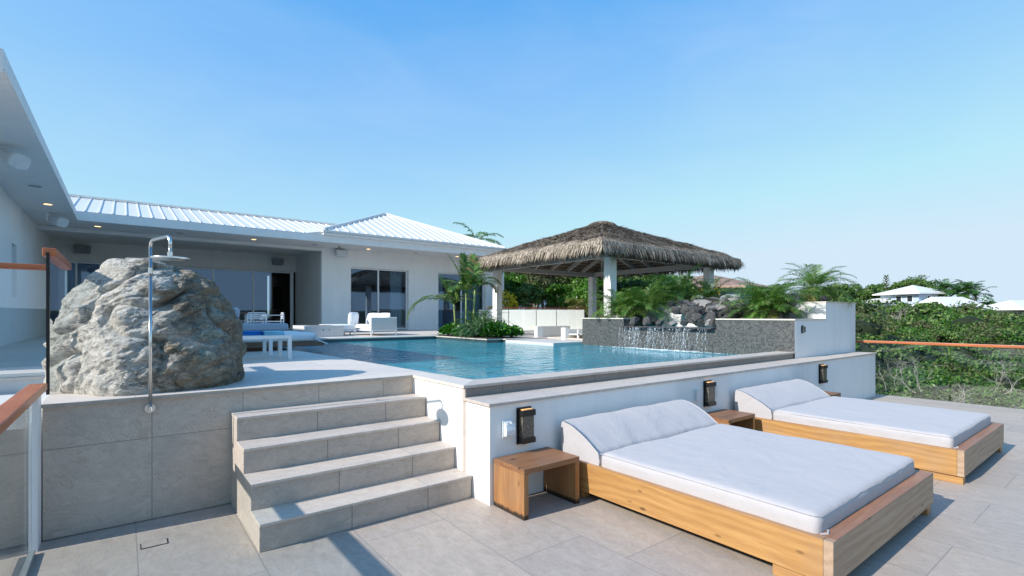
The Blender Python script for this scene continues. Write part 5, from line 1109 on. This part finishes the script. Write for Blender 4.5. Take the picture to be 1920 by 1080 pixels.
def hillside():
    g = np.random.default_rng(11); C = []; R = []; V_ = (math.cos(.9118), math.sin(.9118))
    # polar scatter, denser near, over the visible sector
    for ring in range(62):
        r = 12.6*1.036**ring
        if r > 110: break
        step = max(1.5, r*.045); a0, a1 = math.radians(-12), math.radians(58); n = int((a1-a0)*r/step)
        for i in range(n):
            a = a0+(a1-a0)*(i+g.random())/n; rr = r*(1+g.uniform(-.02,.02)); x, y = rr*math.cos(a), rr*math.sin(a)
            if y > 2.0 and x < 13.5: continue
            if x < 12.9 or (y > 7 and x < 27) or (y > 4 and r < 16): continue
            if (y > 13 and x < 42) : continue
            rad = g.choice([.8,1.1,1.5,2.1], p=[.25,.3,.28,.17])*g.uniform(.85,1.15)*(1+.35*smooth((r-30)/60)); 
            dep = x*V_[0]+y*V_[1]; px_ = 960+940*(x*V_[1]-y*V_[0])/dep; zc = terrain(x,y)+rad*.45+g.uniform(-.2,.5)
            top = 548 if px_ < 1630 else (573 if px_ < 1835 else 586)
            top += 9*math.sin(px_*.045+r*.2)+5*math.sin(px_*.13)
            if r > 34: zc = min(zc, EYE+(591-top)/940*dep-rad*.80-g.uniform(-.1,.5))
            C.append((x,y,zc)); R.append(rad)
    C = np.array(C); R = np.array(R); dist = np.hypot(C[:,0],C[:,1]); 
    near = dist < 30; mid = (dist >= 30) & (dist < 62); far = dist >= 62
    Vs = []; Fs = []; Ms = []; o = 0
    for msk, n, sc in ((near, 1500, .055), (mid, 650, .105), (far, 260, .21)):
        if msk.sum() == 0: continue
        V, F = leaf_cloud(C[msk], R[msk], n, sc, seed=int(n)); q = g.choice([0,0,0,1,2], p=[.3,.25,.17,.2,.08], size=msk.sum()); Ms.append(np.repeat(q, n)); Vs.append(V); Fs.append(F+o); o += len(V)
    ob = npmesh('hillside_scrub', np.concatenate(Vs), np.concatenate(Fs), [scrub_m, scrub2_m, bright_m], np.concatenate(Ms)); tag(ob, 'dense green coastal scrub covering the hillside beyond the glass railing', 'scrub', kind='stuff')
    V, F = core(C, R); o2 = npmesh('bush_cores', V, F, core_m); tag(o2, 'dark solid cores added inside the hillside bushes to block light', 'bush_cores', kind='stuff')  # dark cores added inside the bushes to keep light from passing through
    print('BUSHES', len(C), sum(len(f) for f in Fs))
hillside()
def tree(x, y, z, h, r, label, mat, n=5000, size=.06, name='tree', cat='tree', group=None, squash=.8, crowns=5, seed=1, trunk=True):
    t = thing(name, label, cat, (x, y, z), group); g = np.random.default_rng(seed); b = MB(); C = []; R = []
    for k in range(crowns):
        a = g.uniform(0,6.28); q = r*.55*g.random()**.5; c = Vector((x+q*math.cos(a), y+q*math.sin(a), z+h-r*squash*.75*g.uniform(.5,1.3))); C.append(tuple(c)); R.append(r*g.uniform(.45,.7))
        b.tube([(x,y,z),(x+(c.x-x)*.3,y+(c.y-y)*.3,z+(c.z-z)*.5),c], [h*.022,h*.015,h*.005], 6)
    b.build('trunk', bark_m, t)
    V, F = leaf_cloud(np.array(C), np.array(R), n//crowns, size, squash, seed, upper=False); npmesh('crown', V, F, mat, parent=t); return t
# garden behind the gazebo
gz = .6
specs = [(968,27,3.5,1.6,bright_m,'leafy bright green tree at the left behind the gazebo, beside the house'),(1003,30,3.9,1.7,scrub2_m,'olive brown shrub tree behind the white screens'),(1040,28,4.4,1.8,bright_m,'bright green tree in the middle behind the white screens'),
 (1072,27,4.4,1.9,scrub_m,'dark green tree behind the garden railing near the back gazebo post'),(1100,27,4.0,1.6,bright_m,'green tree just right of the back gazebo post'),(1160,26,3.8,1.7,scrub_m,'dark tree behind the gazebo between its two middle posts'),
 (1215,30,3.9,2.0,scrub_m,'dark green tree behind the planter palms'),(985,25,2.4,1.0,scrub_m,'low dark shrub right above the garden railing'),(1055,25,2.4,1.0,bright_m,'low leafy shrub right above the garden railing'),(1250,26,2.9,1.4,bright_m,'green shrub left of the tiled roof building'),(1185,23,2.6,1.2,scrub2_m,'olive shrub behind the front gazebo post')]
specs += [(950,27,3.1,1.3,scrub_m,'dark shrub filling the gap right beside the house corner'),(1020,26.5,3.3,1.5,scrub2_m,'reddish olive shrub in the middle behind the white screens'),(1085,26,3.0,1.3,scrub_m,'dark shrub before the back gazebo post'),(1125,25,3.1,1.4,bright_m,'light green shrub seen between the two middle gazebo posts'),(1150,21,2.5,1.3,scrub_m,'dark shrub just behind the front gazebo post'),(1200,21,2.6,1.3,scrub_m,'dark shrub behind the left planter palms'),(1240,22,2.5,1.2,bright_m,'light shrub behind the dark planter palm')]
for i, (px, d, h, r, mt_, lb) in enumerate(specs):
    p = at(px, d); tree(p.x, p.y, gz, h, r, lb, mt_, 7000, .07, name='garden_tree', group=None, seed=20+i, crowns=7)
p = at(950, 24); shrub_leaves('flowering_shrub','shrub with yellow flowers beside the house corner','shrub',p.x,p.y,1.5,.5,.5,1.3,500,.16,leaf('yellow_flower',[(.5,.38,.02),(.75,.6,.04)],.5,.3))
p = at(1083, 24.5); 
t = palm(p.x,p.y,.7,16,1.2,'sparse pale frangipani like palm behind the garden railing',[palm_yel,dry_leaf],1.25,.05,.35,.012,20,el=(.1,1.3),trunk_mat=bark_m,name='garden_palm')
# white garden house glimpsed between the trees
p = at(985, 36); t = thing('neighbour_house', 'pale house wall glimpsed between the trees behind the gazebo', 'house', (p.x,p.y,.6)); MB().box(p.x-3,p.x+2.5,p.y,p.y+3,.6,3.2).build('wall', white_wall, t); MB().box(p.x-3.3,p.x+2.8,p.y-.3,p.y+3.3,3.2,3.45).build('roof', metal_roof, t)
# coconut fronds above the pavilion roof
p = at(893, 33)
t = thing('coconut_palm', 'coconut palm showing its fronds above the house roof', 'palm', (p.x,p.y,.6)); b = MB(); b.tube([(p.x,p.y,.6),(p.x,p.y,6.45)],[.16,.1],8); b.build('trunk',bark_m,t); m = MB()
for az, el, l in ((AZL+.2,1.15,2.0),(AZR,.65,1.9),(AZR+.5,.35,2.0),(AZR+1.2,.9,1.8),(AZL,.25,1.8),(AZR-.8,.2,1.9),(AZL+1,.5,1.7)): frond(m,(p.x,p.y,6.45),az,el,l,26,.55,.03,1.3,0,.1,.25,.02)
m.build('fronds',[palm_green,palm_yel],t)

# ------------------------------------------------------------------ far houses and trees
tile_m = None
def tiled():
    m, t_, b = M('clay_tiles'); p = N(t_, 'ShaderNodeTexCoord').outputs['Object']; wv = N(t_, 'ShaderNodeTexWave', wave_type='BANDS', bands_direction='X'); wv.inputs['Scale'].default_value = 1.4; L(t_, p, wv.inputs[0]); n = nz(t_, p, 3, 5)
    c = ramp(t_, n.outputs[0], [(.3,(.34,.20,.15)),(.6,(.50,.34,.27)),(.8,(.60,.46,.38))]); L(t_, mix(t_, .5, c.outputs[0], wv.outputs[0], 'MULTIPLY'), b.inputs['Base Color']); b.inputs['Roughness'].default_value = .8; bump(t_, b, wv.outputs[0], 1, .1); return m
def hip_house(cx, cy, rz, lx, ly, z0, ze, za, wall_m, roof_m, label, ov=.5, ridge=0.0, wins=(), name='far_house', trim=None, cat='house'):
    t = thing(name, label, cat, (cx, cy, z0), None, rz)
    def lb(m): 
        m.v = [(v[0]+cx, v[1]+cy, v[2]+z0) for v in m.v]; return m
    lb(MB().box(-lx/2, lx/2, -ly/2, ly/2, 0, ze-z0)).build('wall', wall_m, t)
    m = MB(); X, Y, e, a = lx/2+ov, ly/2+ov, ze-z0, za-z0
    m.add([(-X,-Y,e),(X,-Y,e),(X,Y,e),(-X,Y,e),(-ridge,0,a),(ridge,0,a),(-X,-Y,e+.16),(X,-Y,e+.16),(X,Y,e+.16),(-X,Y,e+.16)], [(3,2,1,0),(6,7,5,4),(7,8,5),(8,9,4,5),(9,6,4),(0,1,7,6),(1,2,8,7),(2,3,9,8),(3,0,6,9)])
    lb(m).build('roof', roof_m, t)
    for (face, u, zc, w_, h_) in wins:
        m = MB(); g = MB()
        if face == 'y': m.box(u-w_/2, u+w_/2, -ly/2-.04, -ly/2-.005, zc-h_/2, zc+h_/2); g.box(u-w_/2+.1, u+w_/2-.1, -ly/2-.05, -ly/2-.041, zc-h_/2+.1, zc+h_/2-.1)
        else: m.box(-lx/2-.04, -lx/2-.005, u-w_/2, u+w_/2, zc-h_/2, zc+h_/2); g.box(-lx/2-.05, -lx/2-.041, u-w_/2+.1, u+w_/2-.1, zc-h_/2+.1, zc+h_/2-.1)
        fo = lb(m).build('window', white_paint, t); lb(g).build('pane', simple('dark_pane', (.03,.04,.05), .1), fo)
    return t
blue_m = plaster('pale_blue_render', (.50,.60,.74)); pink_m = plaster('salmon_render', (.62,.40,.30)); lav_m = plaster('blue_grey_render', (.42,.48,.56))
p = at(1712, 74); YR = -YAW
hip_house(p.x, p.y, YR+.25, 5.4, 5.6, 1.0, 4.55, 6.0, blue_m, metal_roof, 'distant pale blue two storey house with white pyramid roof on the hill', .75, wins=(('y',-.0,2.9,.8,1.0),('y',.9,2.9,.8,1.0),('y',-.9,2.9,.5,1.0),('x',0,2.9,.9,1.0),('x',-1.6,2.9,.9,1.0)))
p = at(1776, 68); hip_house(p.x, p.y, YR+.1, 5.4, 5, .8, 2.6, 4.05, blue_m, metal_roof, 'long low white metal roof just right of the distant blue house', .3, 2.3)
p = at(1650, 76); hip_house(p.x, p.y, YR, 3.0, 3, 1.0, 3.4, 4.1, blue_m, metal_roof, 'scrap of white roof in the bushes left of the distant blue house', .3, .8)
p = at(1908, 62); hip_house(p.x, p.y, YR+.1, 5.0, 5.5, .2, 2.15, 3.40, pink_m, metal_roof, 'distant salmon pink house with white roof at the right photo edge', .6, 1.0, wins=(('y',-1.2,1.3,.5,.4),))
p = at(1843, 64); hip_house(p.x, p.y, YR+.1, 4.2, 3.5, .2, 1.9, 2.75, pink_m, metal_roof, 'low white roof wing left of the distant pink house', .3, 1.8)
p = at(1350, 31); hip_house(p.x+1.2, p.y+1.5, .12, 5.6, 6.2, .4, 3.10, 4.25, lav_m, tiled(), 'blue grey building with clay tiled hip roof behind the gazebo', .5, name='tiled_house')
p = at(1318, 25.5)
t = thing('fringed_awning', 'tattered yellow fringed awning below the clay tiled roof', 'awning', (p.x,p.y,2.7)); m = MB(); fr_m = leaf('yellow_fringe', [(.42,.24,.02),(.62,.40,.04),(.30,.16,.03)], .7, .2)
q0, q1 = at(1272, 26, 3.02), at(1350, 26, 3.02)
for i in range(160):
    f = i/160; c = q0.lerp(q1, f); hgt = random.uniform(.22,.42); d = (q1-q0).normalized()*.022; m.add([c-d, c+d, c+d*.9+Vector((0,0,-hgt)), c-d*.9+Vector((random.uniform(-.03,.03),0,-hgt*.95))], [(0,1,2,3)])
m.build('fringe', fr_m, t); m = MB(); m.tube([q0, q1], .03, 6); m.build('pole', bark_m, t)
for px in (1276, 1346):
    c = at(px, 26.05); MB().tube([(c.x,c.y,.5),(c.x,c.y,3.0)], .03, 6).build('post', bark_m, t)
# Norfolk pine
p = at(1661.5, 82); z0 = 2.4; t = thing('norfolk_pine', 'small norfolk pine with tiered branches on the skyline left of the blue house', 'tree', (p.x,p.y,z0)); b = MB(); b.tube([(p.x,p.y,z0),(p.x,p.y,8.0)],[.14,.03],6); b.build('trunk',bark_m,t); m = MB()
for k in range(13):
    zz = z0+.9+k*.37; ln = 1.15*(1-k/14)+.15
    for j in range(7):
        a = j*.9+k*.5
        for q in range(9):
            f = (q+1)/9; c = Vector((p.x+ln*f*math.cos(a), p.y+ln*f*math.sin(a), zz+.10*f+.25*f*f)); m.add([c+Vector((0,0,-.08)),c+Vector((.10,.05,.02)),c+Vector((0,0,.13)),c+Vector((-.09,-.06,.02))],[(0,1,2,3)])
m.build('branches', scrub_m, t)
# coconut palms on the skyline
def coco(px, d, top_z, n, ln, label, el=(-.3,1.35)):
    p = at(px, d); z0 = 1.4; t = thing('coconut_palm', label, 'palm', (p.x,p.y,z0), 'coconut palms on the skyline'); b = MB(); b.tube([(p.x,p.y,z0),(p.x+.15,p.y,top_z)],[.14,.09],6); b.build('trunk',bark_m,t); m = MB()
    for i in range(n):
        f = i/n; az = i*2.4; frond(m,(p.x+.15,p.y,top_z),az,el[1]-(el[1]-el[0])*f,ln*random.uniform(.8,1.1),16,.8,.055,1.2,0,.1,.1,.03)
    m.build('fronds',[palm_dark,palm_green],t)
coco(1770, 72, 5.2, 18, 2.2, 'coconut palm right behind the blue house roof'); coco(1795, 70, 4.5, 16, 2.3, 'coconut palm in the middle of the skyline group'); coco(1815, 70, 4.9, 18, 2.4, 'coconut palm at the right of the skyline group'); coco(1829, 69, 4.2, 9, 2.6, 'leaning palm with one long frond at the right of the skyline group')
for i, (px, d, h, r, lb) in enumerate(((1730,88,6.6,3.6,'broad dark tree crown behind the blue house'),(1700,90,6.4,2.6,'dark tree crown left behind the blue house'),(1620,80,4.9,2.6,'round tree on the skyline right of the planter palm'),(1590,76,4.8,2.4,'round tree on the skyline behind the planter palm'),(1645,84,5.4,2.4,'round tree on the skyline left of the norfolk pine'),(1560,78,4.6,2.6,'tree on the skyline behind the small date palm'),(1850,72,2.6,1.5,'flat crowned sea almond tree on the right skyline'),(1745,66,2.4,1.6,'dark bush in front of the low white roof'))):
    p = at(px, d); z0 = .8+.6*(d>75); tree(p.x,p.y,z0,h,r,lb,scrub_m,3500,.17,name='skyline_tree',seed=60+i,crowns=7,squash=.6)
# bleached dead shrubs standing out of the scrub
def dead(px, d, z, h, label, seed, n=6):
    r = random.Random(seed); p = at(px, d); t = thing('dead_shrub', label, 'dead shrub', (p.x,p.y,z), 'bleached dead shrubs on the slope'); m = MB()
    def br(a, dr, ln, rad, dep):
        pts = [a.copy()]; q = a.copy(); dd = dr.copy()
        for k in range(5): dd = (dd+Vector((r.gauss(0,.28),r.gauss(0,.28),r.gauss(.03,.2)))).normalized(); q = q+dd*ln/5; pts.append(q.copy())
        m.tube(pts,[rad*(1-.13*i) for i in range(6)],5,cap=False)
        if dep > 0:
            for k in range(3): br(pts[r.choice((2,3,4,5))], (dd+Vector((r.gauss(0,.7),r.gauss(0,.7),r.gauss(.1,.4)))).normalized(), ln*.62, rad*.55, dep-1)
    for k in range(n): br(Vector((p.x+r.gauss(0,.5),p.y+r.gauss(0,.5),z-.2)), Vector((r.gauss(0,.5),r.gauss(0,.5),1)).normalized(), h*.6, h*.010, 3)
    m.build('branches', dead_m, t)
for i, a in enumerate(((1830,17.5,-2.6,1.9,'pale twisted dead shrub seen through the middle of the right glass panel'),(1905,16,-3.0,1.7,'bleached dead shrub low at the right photo edge behind the glass'),(1760,17,-2.9,1.5,'small bleached dead shrub left of the glass panel joint'),(1700,24,-1.9,1.7,'grey dead shrub just above the handrail near the planter'),(1690,52,.2,2.6,'tall grey dead shrub below the blue house'),(1862,24,-1.9,1.6,'dead grey twigs above the handrail at right'),(1655,17.5,-3.1,1.3,'pale dead twigs beside the end of the low wall'))): dead(*a[:4], a[4], 90+i)
